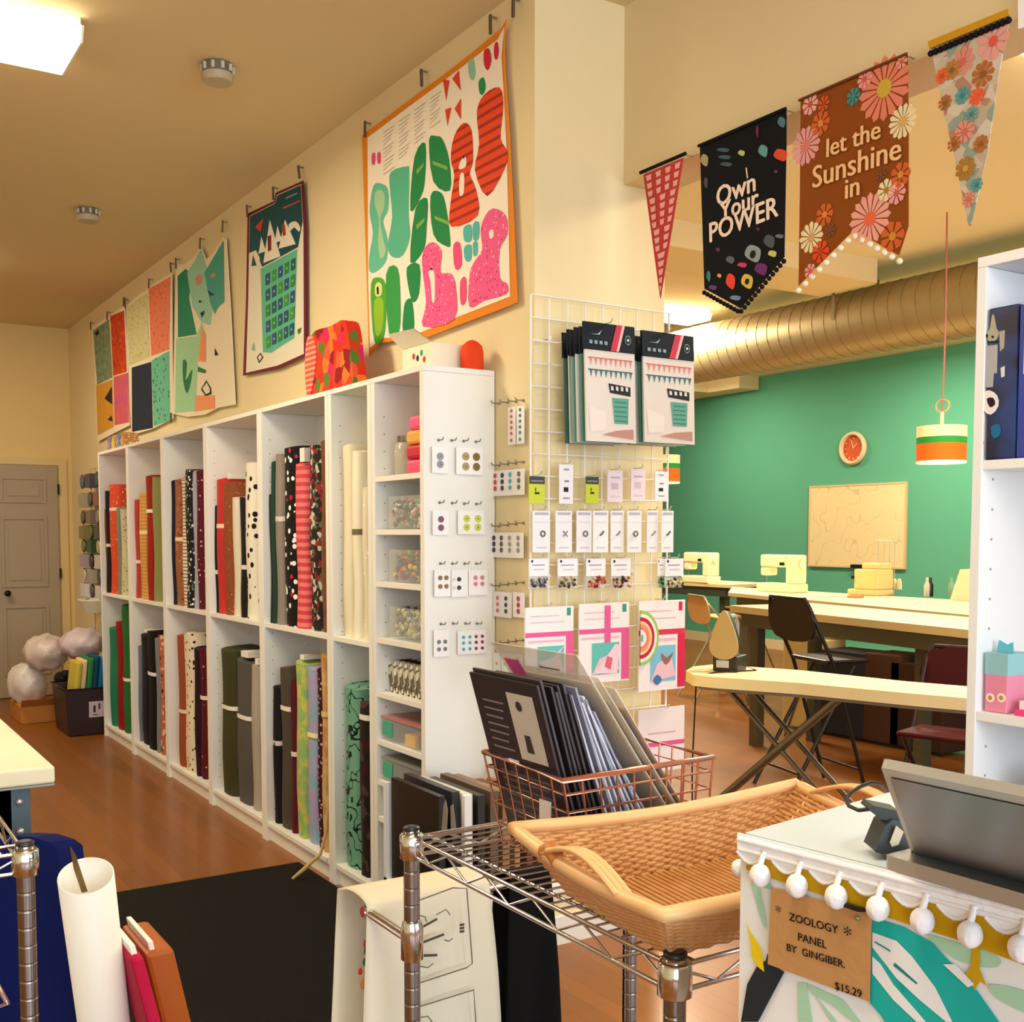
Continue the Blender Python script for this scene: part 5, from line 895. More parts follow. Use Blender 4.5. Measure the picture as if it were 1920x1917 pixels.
for k, (x, y, z, r, lab, mm) in enumerate(((-9.3, 1.62, .52, (.20, .16, .14), 'clear bag of pale batting behind the bin, upper left', bag), (-9.05, 1.85, .60, (.22, .17, .12), 'pale bag of batting highest against the rack', M('#D0BFC4', .35, bump=.6)), (-9.42, 1.5, .27, (.16, .14, .17), 'white plastic bag resting on the cardboard box', M('#D6CEC8', .35, bump=.6)))):
    b = MB(); n, kk = 36, 24; 
    for i in range(kk+1):
        pass
    b.ball((x, y, z), r, mm, n, kk)
    for i, v in enumerate(b.v): d = (v-Vc((x, y, z))); b.v[i] = Vc((x, y, z))+d*(1+.045*math.sin(v.x*41+v.z*19)+.04*math.sin(v.y*51-v.z*33+v.x*22)+.05*math.sin(v.x*90+v.y*70)*math.sin(v.z*85))
    b.build('batting_bag', label=lab, cat='bag', group='bags of batting by the bin')
b = MB(); b.box(-9.62, -9.12, 1.40, 1.78, .001, .13, M('#B87A3A', .8)); o = b.build('cardboard_box', label='flat brown cardboard box on the floor left of the bin', cat='box', bev=.003)
b = MB(); b.prism([(-9.12, 1.40, .13), (-9.12, 1.78, .13), (-9.06, 1.78, .19), (-9.06, 1.40, .19)], (.003, 0, 0), M('#A86A30', .8)); b.build('box_flap', o)
b = MB(); b.ball((-9.0, 1.68, .35), (.09, .06, .05), M('#1A1410'), 12, 8); b.ball((-8.95, 1.70, .38), (.05, .05, .035), M('#1A1410'), 10, 6); b.build('dark_cloth', label='crumpled black cloth hanging over the rim of the maroon bin', cat='cloth')
# ================================================================ LEFT FOREGROUND
# grey steel table
c = at(103, 1437, 'z', .9); tx, ty = c.x, c.y
t = thing('cutting_table', 'cream-topped cutting table with grey-blue steel leg at the left edge', 'table', (tx-1, ty-.4, 0))
b = MB(); b.box(tx-1.9, tx, ty-1.2, ty, .86, .9, M('#EADFC0', .5)); b.build('tabletop', t, bev=.006)
b = MB(); b.box(tx-1.895, tx-.001, ty-1.199, ty-.002, .855, .8595, M('#9A9C98', .4)); b.build('edge_band', t)
stl = M('#4E5E6C', .5)
for lx in (tx-.03, tx-1.8):
    b = MB(); b.box(lx-.07, lx, ty-.13, ty-.09, 0.001, .8545, stl); b.box(lx-.004, lx, ty-.13, ty-.05, .001, .8545, stl); o = b.build('leg', t, bev=.002)
    q = MB(); [q.ball((lx+.004, ty-.075, z), .009, M('#C8CCD0', .3, .7), 8, 6) for z in (.82, .75)]; q.build('bolt', o)
b = MB(); b.box(tx-1.85, tx-.11, ty-.12, ty-.1, .76, .8545, stl); b.box(tx-.05, tx-.03, ty-1.15, ty-.131, .72, .8545, stl); b.build('apron', t)
# wire rack at the lower left
chrome = M('#D8DADC', .12, 1.); chd = M('#C8CACC', .18, 1.)
def post(parent, x, y, z0, z1, r=.0125):
    b = MB(); z = z0; prof = []
    while z < z1: prof += [(r, z), (r, min(z+.0012, z1)), (r, min(z+.0222, z1)), (r, min(z+.0235, z1)), (r*.95, min(z+.0238, z1)), (r*.95, min(z+.0252, z1))]; z += .0258
    prof.append((r, z1)); b.lathe([(rr, zz) for rr, zz in prof], (x, y, 0), M('#9C9A9A', .16, 1.), 20); b.build('post', parent)
    b = MB(); b.lathe([(r*1.02, 0), (r*1.05, .004), (r*.7, .006)], (x, y, z1+.0002), M('#1A1A1A', .4), 16); b.build('post_cap', parent)
def wshelf(parent, x0, x1, y0, y1, z, axis='y', n=24, sides=True):
    b = MB()
    for a, c in (((x0, y0), (x1, y0)), ((x1, y0), (x1, y1)), ((x1, y1), (x0, y1)), ((x0, y1), (x0, y0))):
        b.tube([(*a, z), (*c, z)], .003, chrome, 6); b.tube([(*a, z-.028), (*c, z-.028)], .003, chrome, 6)
        L = math.hypot(c[0]-a[0], c[1]-a[1]); k = max(2, int(L/.055)); P = []
        for i in range(k+1): f = i/k; P.append((a[0]+(c[0]-a[0])*f, a[1]+(c[1]-a[1])*f, z-.002 if i % 2 == 0 else z-.027))
        b.tube(P, .002, chrome, 5)
    b.build('edge_truss', parent)
    b = MB()
    if axis == 'y':
        for k in range(1, n): x = x0+(x1-x0)*k/n; b.tube([(x, y0, z+.003), (x, y1, z+.003)], .0017, chd, 5)
        for f in (.07, .5, .93): y = y0+(y1-y0)*f; b.tube([(x0, y, z-.001), (x1, y, z-.001)], .0026, chrome, 6)
    else:
        for k in range(1, n): y = y0+(y1-y0)*k/n; b.tube([(x0, y, z+.003), (x1, y, z+.003)], .0017, chd, 5)
        for f in (.07, .5, .93): x = x0+(x1-x0)*f; b.tube([(x, y0, z-.001), (x, y1, z-.001)], .0026, chrome, 6)
    b.build('shelf_wires', parent)
def collar(parent, x, y, z):
    b = MB(); b.lathe([(.016, -.032), (.019, -.03), (.0185, .004), (.0165, .006)], (x, y, z), chrome, 20); b.build('corner_collar', parent)
rx, ry, rz = at(47, 1600, 'z', .985).x, at(47, 1600, 'z', .985).y, .985
t = thing('wire_rack', 'chrome wire rack corner at the lower left edge', 'wire rack', (rx-.3, ry-.2, 0))
post(t, rx, ry, 0.001, rz+.012)
for dx, dy_ in ((-.75, 0), (0, -.45), (-.75, -.45)): post(t, rx+dx, ry+dy_, .001, rz+.012)
for z in (rz, .35):
    wshelf(t, rx-.75, rx, ry-.45, ry, z, 'x', 14)
    for dx, dy_ in ((0, 0), (-.75, 0), (0, -.45), (-.75, -.45)): collar(t, rx+dx, ry+dy_, z)
b = MB(); b.tube([at(-30, 1800, 'y', ry-.08), at(14, 1882, 'y', ry-.08), at(-30, 1898, 'y', ry-.08)], .003, M('#B89A98', .3, .6), 6); b.build('pink_wire_basket', label='bit of a pinkish wire basket at the left edge behind the rack post', cat='basket')
# rolls and bolts
def up(px, py, y): return at(px, py, 'y', y)
def camz(px, py, Z): d = ray(px, py); return O+d*Z
def rolls(cx_px, top_py, bot_px, r, y, m, lab, nm, hollow=True):
    a = camz(cx_px, top_py, 2.0); d = camz(bot_px, 1917, 2.19); dr_ = (a-d).normalized(); base = a-dr_*((a.z-.015)/dr_.z); b = MB()
    q = dr_.to_track_quat('Z', 'Y').to_matrix(); L = (a-base).length
    if hollow: b.lathe([(r, 0), (r, L), (r*.94, L), (r*.94, L-.14), (0.001, L-.14)], base, m, 32, T=q, cap=False)
    else: b.lathe([(r*.97, 0), (r, .01), (r, L-.01), (r*.97, L)], base, m, 28, T=q)
    return b.build(nm, label=lab, cat='roll'), a
o, a = rolls(161, 1643, 195, .0480, .36, M('#ECE6DA', .5), 'large white hollow roll standing by the rack, card tucked inside', 'vinyl_roll')
b = MB(); c = a; P = [camz(x, y, Zz) for x, y, Zz in ((131, 1588, 1.97), (140, 1602, 1.97), (163, 1672, 2.03), (153, 1674, 2.03), (138, 1630, 2.0))]; b.prism(P, (.002, .001, 0), M('#7A6238', .6)); b.build('paper_tag', label='olive brown card strip stuck in the white roll', cat='card')
# blue cloth
P = [camz(x, y, 2.36) for x, y in ((-90, 1580), (20, 1568), (60, 1570), (92, 1580), (108, 1592), (122, 1700), (140, 1917), (175, 2285), (-90, 2285))]
b = MB(); b.prism(P, (0, .05, 0), M('#051350', .8, bump=.3)); o = b.build('fabric_bolt', label='tall royal blue fabric bolt behind the chrome post', cat='fabric bolt', group='bolts standing at the lower left', bev=.012)
for (px, py, Zd, wy, lx, m, lab, sh, cc) in ((243, 1792, 2.05, .024, .15, M('#B81440', .7), 'hot pink fabric bolt between the white roll and the orange bolt', .22, 'pink'), (270, 1785, 2.15, .056, .19, M('#A65410', .4), 'orange brown fabric bolt with white core on the black mat', .2, 'or')):
    c = camz(px, py, Zd); SH = Matrix.Identity(4); SH[1][2] = -sh; SH[0][2] = -.04; T = Matrix.Translation(c) @ SH
    b = MB(T); b.box(-lx, 0, 0, wy, -c.z+.002, -.004, m); o = b.build('fabric_bolt', label=lab, cat='fabric bolt', group='bolts standing at the lower left', bev=.009)
    b = MB(T); b.box(-lx+.01, -.012, wy*.22, wy*.22+.011, -.01, .014, M('#F2EDE6', .5)); b.build('core_board', o, label='white core', bev=.003)
# mat
b = MB(); P = [at(218, 1675, 'z', 0), at(560, 1620, 'z', 0)]; b.box(P[1].x, -2.3, .55, P[1].y, .0005, .008, M('#0D0B08', .8, bump=.3)); b.build('floor_mat', label='black rubber mat on the wooden floor before the shelves', cat='mat')
# ================================================================ CART WITH BASKETS
ax0, ax1, ay0, ay1, az = -1.497, -.89, .775, 1.20, .98
t = thing('wire_cart', 'chrome wire cart carrying the wicker and copper baskets', 'wire cart', ((ax0+ax1)/2, (ay0+ay1)/2, 0))
for x in (ax0, ax1):
    for y in (ay0, ay1): post(t, x, y, .001, az+.012); 
wshelf(t, ax0, ax1, ay0, ay1, az, 'y', 26)
wshelf(t, ax0, ax1, ay0, ay1, .28, 'y', 26)
for z in (az, .28):
    for x in (ax0, ax1):
        for y in (ay0, ay1): collar(t, x, y, z)
hz, hx = .82, -1.655
b = MB()
for y in (ay0, ay1): b = MB(); b.tube([(ax0, y, hz), (hx, y, hz)], .009, chrome, 10); b.lathe([(.0145, -.03), (.0175, -.028), (.0175, .02), (.0145, .03)], (ax0, y, hz), chrome, 18); b.build('handle_bracket', t)
b = MB(); b.tube([(hx, ay0-.01, hz), (hx, ay1+.01, hz)], .009, chrome, 10); b.build('handle_bar', t)
# canvas draped over the handle bar: two hanging sides + fold
def drape(y0, y1, xa, xb, zt, za, zbm, m, lab, name, cat, flare=0.):
    b = MB(); n = 18; prof = []
    for k in range(9): f = k/8; prof.append((xa-.02*math.sin(f*2)-.012*(1-f), za+(zt-.012-za)*f))
    for k in range(1, 8): a = math.pi-math.pi*k/8; prof.append(((xa+xb)/2+abs(xb-xa)/2*math.cos(a), zt-.012+.012*math.sin(a)))
    for k in range(9): f = k/8; prof.append((xb+.012*f+.006*math.sin(f*5), zt-.012+(zbm-zt+.012)*f))
    vs = []; K = len(prof)
    for i, (x, z) in enumerate(prof):
        for j in range(n+1):
            v = j/n; dz_ = (zt-z); vs.append((x+.006*math.sin(v*9+i*.3)*min(1, dz_*6), y0+(y1-y0)*v+flare*dz_*(v-.5), z+.012*math.sin(v*3)*(zt-z < .05)*0))
    b.add(vs, [(i*(n+1)+j, i*(n+1)+j+1, (i+1)*(n+1)+j+1, (i+1)*(n+1)+j) for i in range(K-1) for j in range(n)], m, True)
    o = b.build(name, label=lab, cat=cat); sd = o.modifiers.new('s', 'SOLIDIFY'); sd.thickness = .002; return o
o = drape(.768, 1.0, hx-.085, hx+.014, hz+.022, .18, .22, M('#DCD4BE', .85), 'cream canvas panel with line drawings draped over the cart handle', 'canvas_panel', 'canvas', .12)
b = MB(); pcv = PX(hx+.036); ln = M('#6A6458', .8)
def stroke(pts, w=.0012, m=ln): b.tube([pcv.at(x, y, .004) for x, y in pts], w, m, 4)
zc = zm(620, 1440, 3.84)
for q in ([(610,965),(880,865),(980,870),(1020,1410),(980,1440),(610,1560)], [(610,1730),(1030,1600),(1045,1832)]): stroke(zc(q), .0012)
for q in ([(620,1170),(765,1090)], [(620,1275),(815,1200)], [(620,1355),(765,1350)]): stroke(zc(q), .0022, M('#4A463E'))
for q in ([(630,1060),(680,1075),(690,1110)], [(760,1060),(830,1020),(860,1060)], [(640,1430),(700,1440),(740,1410)], [(820,1240),(850,1250),(880,1230)], [(640,1800),(700,1790),(730,1832)]): stroke(zc(q), .001)
for k in range(3): b.add([pcv.at(*p, .004) for p in zc([(928, 1125+k*24), (962, 1120+k*24), (962, 1138+k*24), (928, 1142+k*24)])], [(0, 1, 2, 3)], M('#4A463E'))
b.build('line_drawing', o)
b = MB()
for x, y, s_, cc in ((262, 1270, 26, '#A8503A'), (265, 1320, 24, '#2A3A2A'), (290, 1390, 26, '#C83A3E'), (255, 1400, 22, '#1E5A4A'), (270, 1460, 24, '#1E3A34'), (215, 1470, 16, '#D83A34'), (240, 1560, 26, '#D8883A'), (270, 1640, 30, '#C8A86A'), (300, 1740, 24, '#6A4A2A'), (320, 1470, 12, '#8FB89A')):
    c = at(*zc([(x, y)])[0], 'x', hx-.078); s2 = s_/3.84*.0009
    b.ball((hx-.079, max(c.y, .776), c.z), (.003, s2*1.1, s2*1.6), M(cc), 8, 6)
b.build('printed_patches', o)
b = MB(); P = [(hx+.01, y, z) for y, z in ((1.045, hz-.02), (1.12, hz-.02), (1.14, .3), (1.16, .12), (1.03, .12), (1.04, .4))]
o = drape(1.045, 1.13, hx-.02, hx+.014, hz+.022, .12, .12, M('#0A0A0B', .9), 'black cloth hanging on the cart handle beside the canvas', 'black_cloth', 'cloth', .10)
# patterned thing on the lower shelf
b = MB(); b.ball((-1.08, .98, .36), (.11, .10, .075), M('#8FC4BC', .6, pat='squig', cols=('#1A2A2A',), sc=14, thr=.03), 20, 12); b.build('teal_pouch', label='rounded teal patterned pouch low at the bottom edge, by the rear post', cat='pouch')
# magazines on a white stand behind
t0 = thing('book_stand', 'white stand holding dark magazines beside the narrow end bookcase', 'stand', (-3.05, 1.8, 0))
b = MB(); ws = M('#E6E6E8', .4)
q0 = at(876, 1492, 'x', -2.93); b.box(-2.945, -2.925, q0.y-.012, q0.y+.012, 0, q0.z+.0, ws); b.box(-3.33, -2.93, 1.62, 2.08, .28, .30, ws); b.box(-3.33, -3.31, 1.62, 1.64, 0, .62, ws); b.box(-3.33, -3.31, 2.05, 2.07, 0, .62, ws); b.build('stand_frame', t0)
mg = ['#141414', '#2A2A30', '#C9C4B4', '#1E1E1E', '#5E4A38', '#8E6A44', '#A87A4A', '#6A3A20', '#B8562A']
for k in range(9):
    y = 1.63+k*.046; m = M(mg[k], .4); b = MB(); b.box(-3.29, -2.965, y, y+.018+.014*R(), .3005, .64+.02*R()-.006*k, m); b.build('magazine', label=['black magazine with silver arch cover, front of the white stand', 'charcoal magazine second in the white stand', 'cream-spined magazine third in the white stand', 'black-spined magazine fourth in the white stand', 'brown magazine in the middle of the white stand', 'tan magazine sixth in the white stand', 'light tan magazine seventh in the white stand', 'dark rust magazine eighth in the white stand', 'orange brown magazine last by the copper basket'][k], cat='magazine', group='magazines in the white stand')
b = MB(); plm = PY(1.6285)
for q in ([(828,1560),(832,1510),(836,1500),(840,1520),(838,1560)], [(846,1560),(845,1512),(850,1508),(856,1560)]): b.prism([plm.at(x, y) for x, y in q], (0, -.001, 0), M('#8E8A80', .4))
b.build('cover_print', label='silver arched print on the black magazine', cat='print')
# copper wire basket
cm = M('#D6A08A', .22, .9); t = thing('copper_basket', 'copper wire basket packed with sewing patterns', 'basket', (-1.28, .97, az+.006))
Bz, Tz = az+.0075, 1.12; bot = [(-1.385, .868), (-1.195, .868), (-1.195, 1.095), (-1.385, 1.095)]; top = [(-1.40, .845), (-1.178, .832), (-1.19, 1.105), (-1.41, 1.115)]
def ringp(f): return [Vc((a[0]*(1-f)+c[0]*f, a[1]*(1-f)+c[1]*f, Bz+(Tz-Bz)*f)) for a, c in zip(bot, top)]
b = MB(); b.tube(ringp(1), .004, cm, 8, closed=True); b.build('rim', t)
b = MB()
for f in (0, .22, .44, .66, .85): b.tube(ringp(f), .0019, cm, 6, closed=True)
A, Bq = ringp(0), ringp(1)
for s_ in range(4):
    n = 7 if s_ % 2 == 0 else 9
    for k in range(n): f = k/n; b.tube([A[s_].lerp(A[(s_+1) % 4], f), Bq[s_].lerp(Bq[(s_+1) % 4], f)], .0017, cm, 6)
for k in range(1, 7): f = k/7; b.tube([A[0].lerp(A[1], f), A[3].lerp(A[2], f)], .0017, cm, 6)
b.build('wire_mesh', t)
b = MB(); P = [at(x, y, 'x', -1.18) for x, y in ((1010, 1510), (1030, 1520), (1040, 1545), (1020, 1540))]
c = ringp(.55)[0].lerp(ringp(.55)[1], .75); b.box(c.x-.014, c.x+.012, c.y-.006, c.y-.004, c.z-.012, c.z+.02, M('#D8D2D4', .4)); b.build('price_tag', t)
# patterns
NP = 17
for k in range(NP):
    f = k/(NP-1); y = .880+.150*f; ang = math.radians(16+17*f*f+.6*math.sin(k*2.1)); h = .262-.018*f+.008*math.sin(k*1.7)
    x0, x1 = -1.378+.004*math.sin(k*3), -1.200-.006*R()
    m = [M('#2B2326', .35), M('#3A3438', .35)][k % 2] if k < 7 else [M('#D8DAE8', .35), M('#B9BCCB', .35), M('#8E90A0', .4)][k % 3]
    if k >= 17: m = [M('#CFC9BC', .3), M('#B8A890', .35), M('#A8A4A8', .3)][k % 3]
    T = Matrix.Translation((0, y, Bz+.004)) @ Matrix.Rotation(ang, 4, 'X'); b = MB(T); b.box(x0, x1, 0, .0028 if k > 7 else .0035, 0, h, m)
    if k == 0:
        A_ = lambda u, v, d=0: (x0+(x1-x0)*u, -.0004-d, h*v)
        b.face([A_(*p) for p in ((.02, .01), (.98, .01), (.98, .99), (.02, .99))], M('#1E141B', .4))
        b.face([A_(*p, .0004) for p in ((.52, .55), (.9, .55), (.9, .93), (.52, .93))], M('#C9C5BC', .4)); b.face([A_(*p, .0008) for p in ((.64, .6), (.74, .6), (.73, .7), (.65, .7))], M('#24262A', .4))
        b.face([A_(.67+.045*math.cos(a*.785), .86+.03*math.sin(a*.785), .0008) for a in range(8)], M('#3A3A3E'))
        for r_ in range(7): b.face([A_(*p, .0004) for p in ((.12, .86-.045*r_), (.44-.03*(r_ % 3), .86-.045*r_), (.44-.03*(r_ % 3), .85-.045*r_), (.12, .85-.045*r_))], M('#8A8286', .4))
        for r_ in range(8): b.face([A_(*p, .0004) for p in ((.14, .45-.045*r_), (.86-.05*(r_ % 2), .45-.045*r_), (.86-.05*(r_ % 2), .437-.045*r_), (.14, .437-.045*r_))], M('#5E565C', .4))
        b.face([A_(*p, .0004) for p in ((.3, .5), (.46, .5), (.46, .53), (.3, .53))], M('#E8E4E4', .4))
    lab = ('dark purple pattern envelope with a photo of a person, front of the copper basket' if k == 0 else '%s pattern envelope, %s behind the front one' % (['dark', 'dark grey'][k % 2] if k < 7 else ['lavender white', 'light grey', 'grey'][k % 3] if k < 17 else ['cream', 'tan', 'pale grey'][k % 3], ['first', 'second', 'third', 'fourth', 'fifth', 'sixth', 'seventh', 'eighth', 'ninth', 'tenth', 'eleventh', 'twelfth', 'thirteenth', 'fourteenth', 'fifteenth', 'sixteenth', 'seventeenth', 'eighteenth', 'nineteenth', 'twentieth', 'last'][k-1]))
    b.build('pattern_envelope', label=lab, cat='pattern envelope', group='pattern envelopes in the copper basket')
pc = M('#E2DACB', .1, alpha=.5)
for k, (y, an, h, x0, x1, lab, m2) in enumerate(((1.050, 35, .335, -1.40, -1.185, 'clear plastic packet with cream insert leaning over the patterns', '#E6D6AE'), (1.066, 36, .30, -1.39, -1.18, 'second clear packet of grey-tan ribbon behind the cream one', '#8E8070'), (1.082, 35, .275, -1.385, -1.19, 'red-edged plastic packet at the back of the copper basket', '#A8222E'))):
    T = Matrix.Translation((0, y, Bz+.02)) @ Matrix.Rotation(math.radians(an), 4, 'X'); b = MB(T); b.box(x0+.012, x1-.012, .004, .007, .01, h*.84, M(m2, .5)); o = b.build('clear_packet', label=lab, cat='packet', group='clear packets in the copper basket')
    b = MB(T); b.box(x0, x1, 0, .0015, 0, h, pc); b.build('plastic_sleeve', o)
    if k == 0:
        b = MB(T); b.box(x0+.012, x0+.05, -.001, -.0004, h*.80, h*.92, M('#D8589A')); b.build('pink_label', o)
        b = MB(T); b.box(x0+.1, x0+.15, -.001, -.0004, h*.90, h*.905, M('#4A463E')); b.build('slot_mark', o)
# wicker basket
wk = M('#E2B47A', .45, pat='chalk', cols=('#B8702A',), sc=30, thr=.8, bump=.2); wk2 = M('#EBBE86', .4); wkf = M('#C47E22', .5, pat='ystripe', cols=('#8E4E10',), sc=26, thr=.82)
t = thing('wicker_basket', 'shallow rectangular wicker basket on the chrome cart', 'basket', (-.98, .95, az+.007))
zB, zR = az+.0085, 1.076
botq = [(-1.125, .805), (-.902, .778), (-.895, 1.09), (-1.125, 1.12)]; topq = [tuple(at(x, y, 'z', zR).xy) for x, y in ((962, 1558), (1246, 1722))]; topq += [(-.835, 1.14), tuple(at(1492, 1474, 'z', zR+.0).xy)]
def wr(f, k, u):
    a, c = Vc((*botq[k], zB)), Vc((*botq[(k+1) % 4], zB)); d, e = Vc((*topq[k], zR)), Vc((*topq[(k+1) % 4], zR))
    lo = a.lerp(c, u); hi = d.lerp(e, u); ff = f**1.15; p = lo.lerp(hi, ff); p.z = zB+(zR-zB)*f-.010*math.sin(math.pi*u)*f; return p
rows = 19
b = MB()
for r_ in range(rows):
    f = (r_+.5)/rows; P = []
    for k in range(4):
        L = (Vc(topq[k])-Vc(topq[(k+1) % 4])).length; n = int(L/.036)*2; nrm = (wr(f, k, 1)-wr(f, k, 0)).cross(Vc((0, 0, 1))).normalized()
        for i in range(n): u = i/n; P.append(wr(f, k, u)+nrm*(.0026*math.cos(math.pi*(i+r_))))
    b.tube([q_ for i_, p_ in enumerate(P) for q_ in (p_, p_.lerp(P[(i_+1) % len(P)], .5))], .0034, wk, 6, closed=True)
b.build('woven_strands', t)
b = MB()
for k in range(4):
    L = (Vc(topq[k])-Vc(topq[(k+1) % 4])).length; n = int(L/.036)
    for i in range(n): u = (i)/n; b.tube([wr(f, k, u) for f in (0, .3, .6, 1)], .0026, wk2, 5)
b.build('stakes', t)
b = MB(); P = []
for k in range(4):
    for i in range(16): P.append(wr(1, k, i/16)+Vc((0, 0, .003)))
b.tube(P, .0085, wk2, 8, closed=True); n = len(P)
b.build('rim', t)
b = MB(); b.prism([(x, y, zB-.001) for x, y in botq], (0, 0, .004), wkf)
for k in range(34): u = (k+.5)/34; b.tube([(botq[0][0]*(1-u)+botq[3][0]*u, botq[0][1]*(1-u)+botq[3][1]*u, zB+.005), (botq[1][0]*(1-u)+botq[2][0]*u, botq[1][1]*(1-u)+botq[2][1]*u, zB+.005)], .0028, wk, 5)
b.build('woven_base', t)
b = MB()
for d in (0, .006, .012): b.tube([wr(1, 0, .28+.5*i/12)+Vc((-.004+d*.5, -.006+d, .006+.024*math.sin(math.pi*i/12))) for i in range(13)], .0035, wk2, 6)
b.build('handle', t)
b = MB()
for d in (0, .006, .012): b.tube([wr(1, 2, .1+.75*i/12)+Vc((0, .006-d, .006+.034*math.sin(math.pi*i/12))) for i in range(13)], .0035, wk2, 6)
b.build('handle', t)
b = MB(); c = wr(1, 0, .30)+Vc((0, 0, .012)); b.tube([wr(1, 0, .26)+Vc((0, 0, .004)), c, wr(1, 0, .36)+Vc((0, 0, .004))], .010, M('#B8702E', .5), 8); b.build('handle_wrap', t)
# ================================================================ COUNTER, FABRIC FRONT, LAPTOP, SCANNER
KZ = 1.17; k0, k1, k2 = at(1396, 1562, 'z', KZ), at(1650, 1478, 'z', KZ), at(1920, 1692, 'z', KZ)
eA = (k2-k0).normalized(); eB = Vc((-eA.y, eA.x, 0)); 
if eB.dot(k1-k0) < 0: eB = -eB
t = thing('sales_counter', 'pale blue-white counter draped in bird-print fabric at the lower right', 'counter', k0+eA*.3+eB*.15-Vc((0, 0, KZ)))
LA, LB = .75, (k1-k0).dot(eB)
Q = lambda a, c, z: k0+eA*a+eB*c+Vc((0, 0, z-KZ))
b = MB(); b.prism([Q(0, 0, KZ-.02), Q(LA, 0, KZ-.02), Q(LA, LB, KZ-.02), Q(0, LB, KZ-.02)], (0, 0, .02), M('#CFDFEE', .35)); b.build('countertop', t, bev=.003)
b = MB(); b.prism([Q(.006, .006, 0.001), Q(LA-.006, .006, 0.001), Q(LA-.006, LB-.006, .001), Q(.006, LB-.006, .001)], (0, 0, KZ-.0215), M('#E8ECEE', .5)); b.build('cabinet_body', t)
nF = -eB; pf = Pl(Q(0, 0, KZ)+nF*.004, nF)
if pf.h.dot(eA) < 0: pf.h = -pf.h
b = MB(); wf = M('#E9EBEB', .8); b.prism([Q(0, 0, .02)+nF*.002, Q(LA, 0, .02)+nF*.002, Q(LA, 0, KZ-.006)+nF*.002, Q(0, 0, KZ-.006)+nF*.002], nF*.003, wf)
zf = zm(1360, 1380, 3.43)
mu, gn, tl2, dk2 = M('#C9A012', .8), M('#A9D4B4', .8), M('#22AFA8', .8), M('#2A2E30', .8)
pf2 = Pl(pf.p+nF*.0015, nF)
def ar(pts, m, o=.0006, s=0): b.art(pf2, zf(pts), m, o, s)
ar([(135,700),(310,760),(600,820),(1200,990),(2200,1280),(2200,1560),(1920,1475),(1480,1310),(950,1140),(680,1045),(290,915),(135,860)], mu)
for q in ([(150,880),(200,900),(260,1180),(250,1230),(200,1080)], [(160,900),(280,940),(285,990),(200,950)], [(1290,1280),(1480,1330),(1700,1400),(1770,1440),(1740,1490),(1600,1480),(1450,1420)], [(1700,1600),(1920,1640),(1990,1700),(1990,1800),(1760,1700)]): ar(q, gn, .0006, 3)
for q in ([(470,1590),(520,1590),(560,1841),(470,1841)], [(520,1590),(760,1700),(870,1841),(820,1841),(700,1740),(560,1660)], [(530,1600),(600,1700),(720,1841),(680,1841)]): ar(q, gn, .0006, 0)
ar([(945,1170),(1150,1230),(1330,1330),(1470,1480),(1400,1470),(1620,1640),(1760,1841),(1800,1960),(1100,1960),(1000,1800),(930,1720),(940,1500)], tl2, .001)
for q in ([(945,1265),(1100,1320),(1200,1420),(1350,1620),(1460,1841),(1420,1841),(1250,1700),(1100,1560),(945,1360)], [(945,1420),(1000,1470),(1080,1600),(1290,1841),(1230,1841),(1080,1700),(945,1530)]): ar(q, wf, .0014)
for q in ([(960,1320),(1060,1380),(1062,1392),(962,1332)], [(1090,1460),(1235,1590),(1230,1600),(1080,1480)], [(1100,1560),(1155,1650),(1148,1650)]): ar(q, M('#1F7E80', .8), .0018)
for x in (1610, 260):
    pass
for q in ([(1590,1360),(1640,1370),(1635,1500),(1680,1610),(1640,1580),(1600,1640),(1585,1560),(1520,1580),(1580,1480)], [(135,1200),(160,1260),(230,1370),(240,1430),(250,1520),(200,1480),(170,1420),(165,1340)]): ar(q, mu if q[0][0] > 999 else M('#E8C81E', .8), .0014)
ar([(270,1400),(260,1450),(210,1470),(140,1600),(100,1841),(210,1841),(380,1520),(300,1470)], dk2, .001)
ar([(1400,1470),(1480,1470),(1600,1600),(1560,1620)], wf, .0018)
o = b.build('fabric_front', t)
# tag
b = MB(); P = [pf2.at(*p, .004) for p in ((1447, 1665), (1634, 1713), (1631, 1879), (1440, 1808))]; b.prism(P, nF*.0006, M('#BE8E5A', .75, bump=.2)); tg = b.build('kraft_sign', label='brown kraft card reading Zoology panel, price 15.29, pinned to the counter', cat='sign')
b = MB(); ink = M('#1C1612', .7)
ea, eu = (P[1]-P[0]).normalized(), Vc((0, 0, 1)); sl = P[1]-P[0]; rr = math.atan2((P[1]-P[0]).z, (P[1]-P[0]).dot(pf2.h)); rr = -abs(rr)*0 + math.atan2(sl.z, sl.dot(pf.h))
pft = Pl(pf2.p, nF); pft.h = pf.h; pft.u = Vc((0, 0, 1))
for px, py, tx, sz in ((1524, 1732, 'ZOOLOGY', .0098), (1522, 1765, 'PANEL', .0098), (1528, 1793, 'BY  GINGIBER.', .0092), (1590, 1857, '$15.29', .0094)): b.text(pft, px, py, tx, sz, ink, .0052, rr); b.text(pft, px+.6, py+.5, tx, sz, ink, .0053, rr)
b.text(pft, 1459, 1711, '*', .014, ink, .0052, rr); b.text(pft, 1589, 1755, '*', .018, ink, .0052, rr)
b.build('handwriting', tg)
b = MB(); P = [pf2.at(*p, .0055) for p in ((1560, 1684), (1620, 1702), (1626, 1709), (1612, 1708), (1560, 1690))]; b.prism(P, nF*.004, M('#141414', .4)); b.ball(pf2.at(1608, 1722, .006), .0022, M('#8E9A6A', .3, .5), 8, 6); b.build('binder_clip', tg)
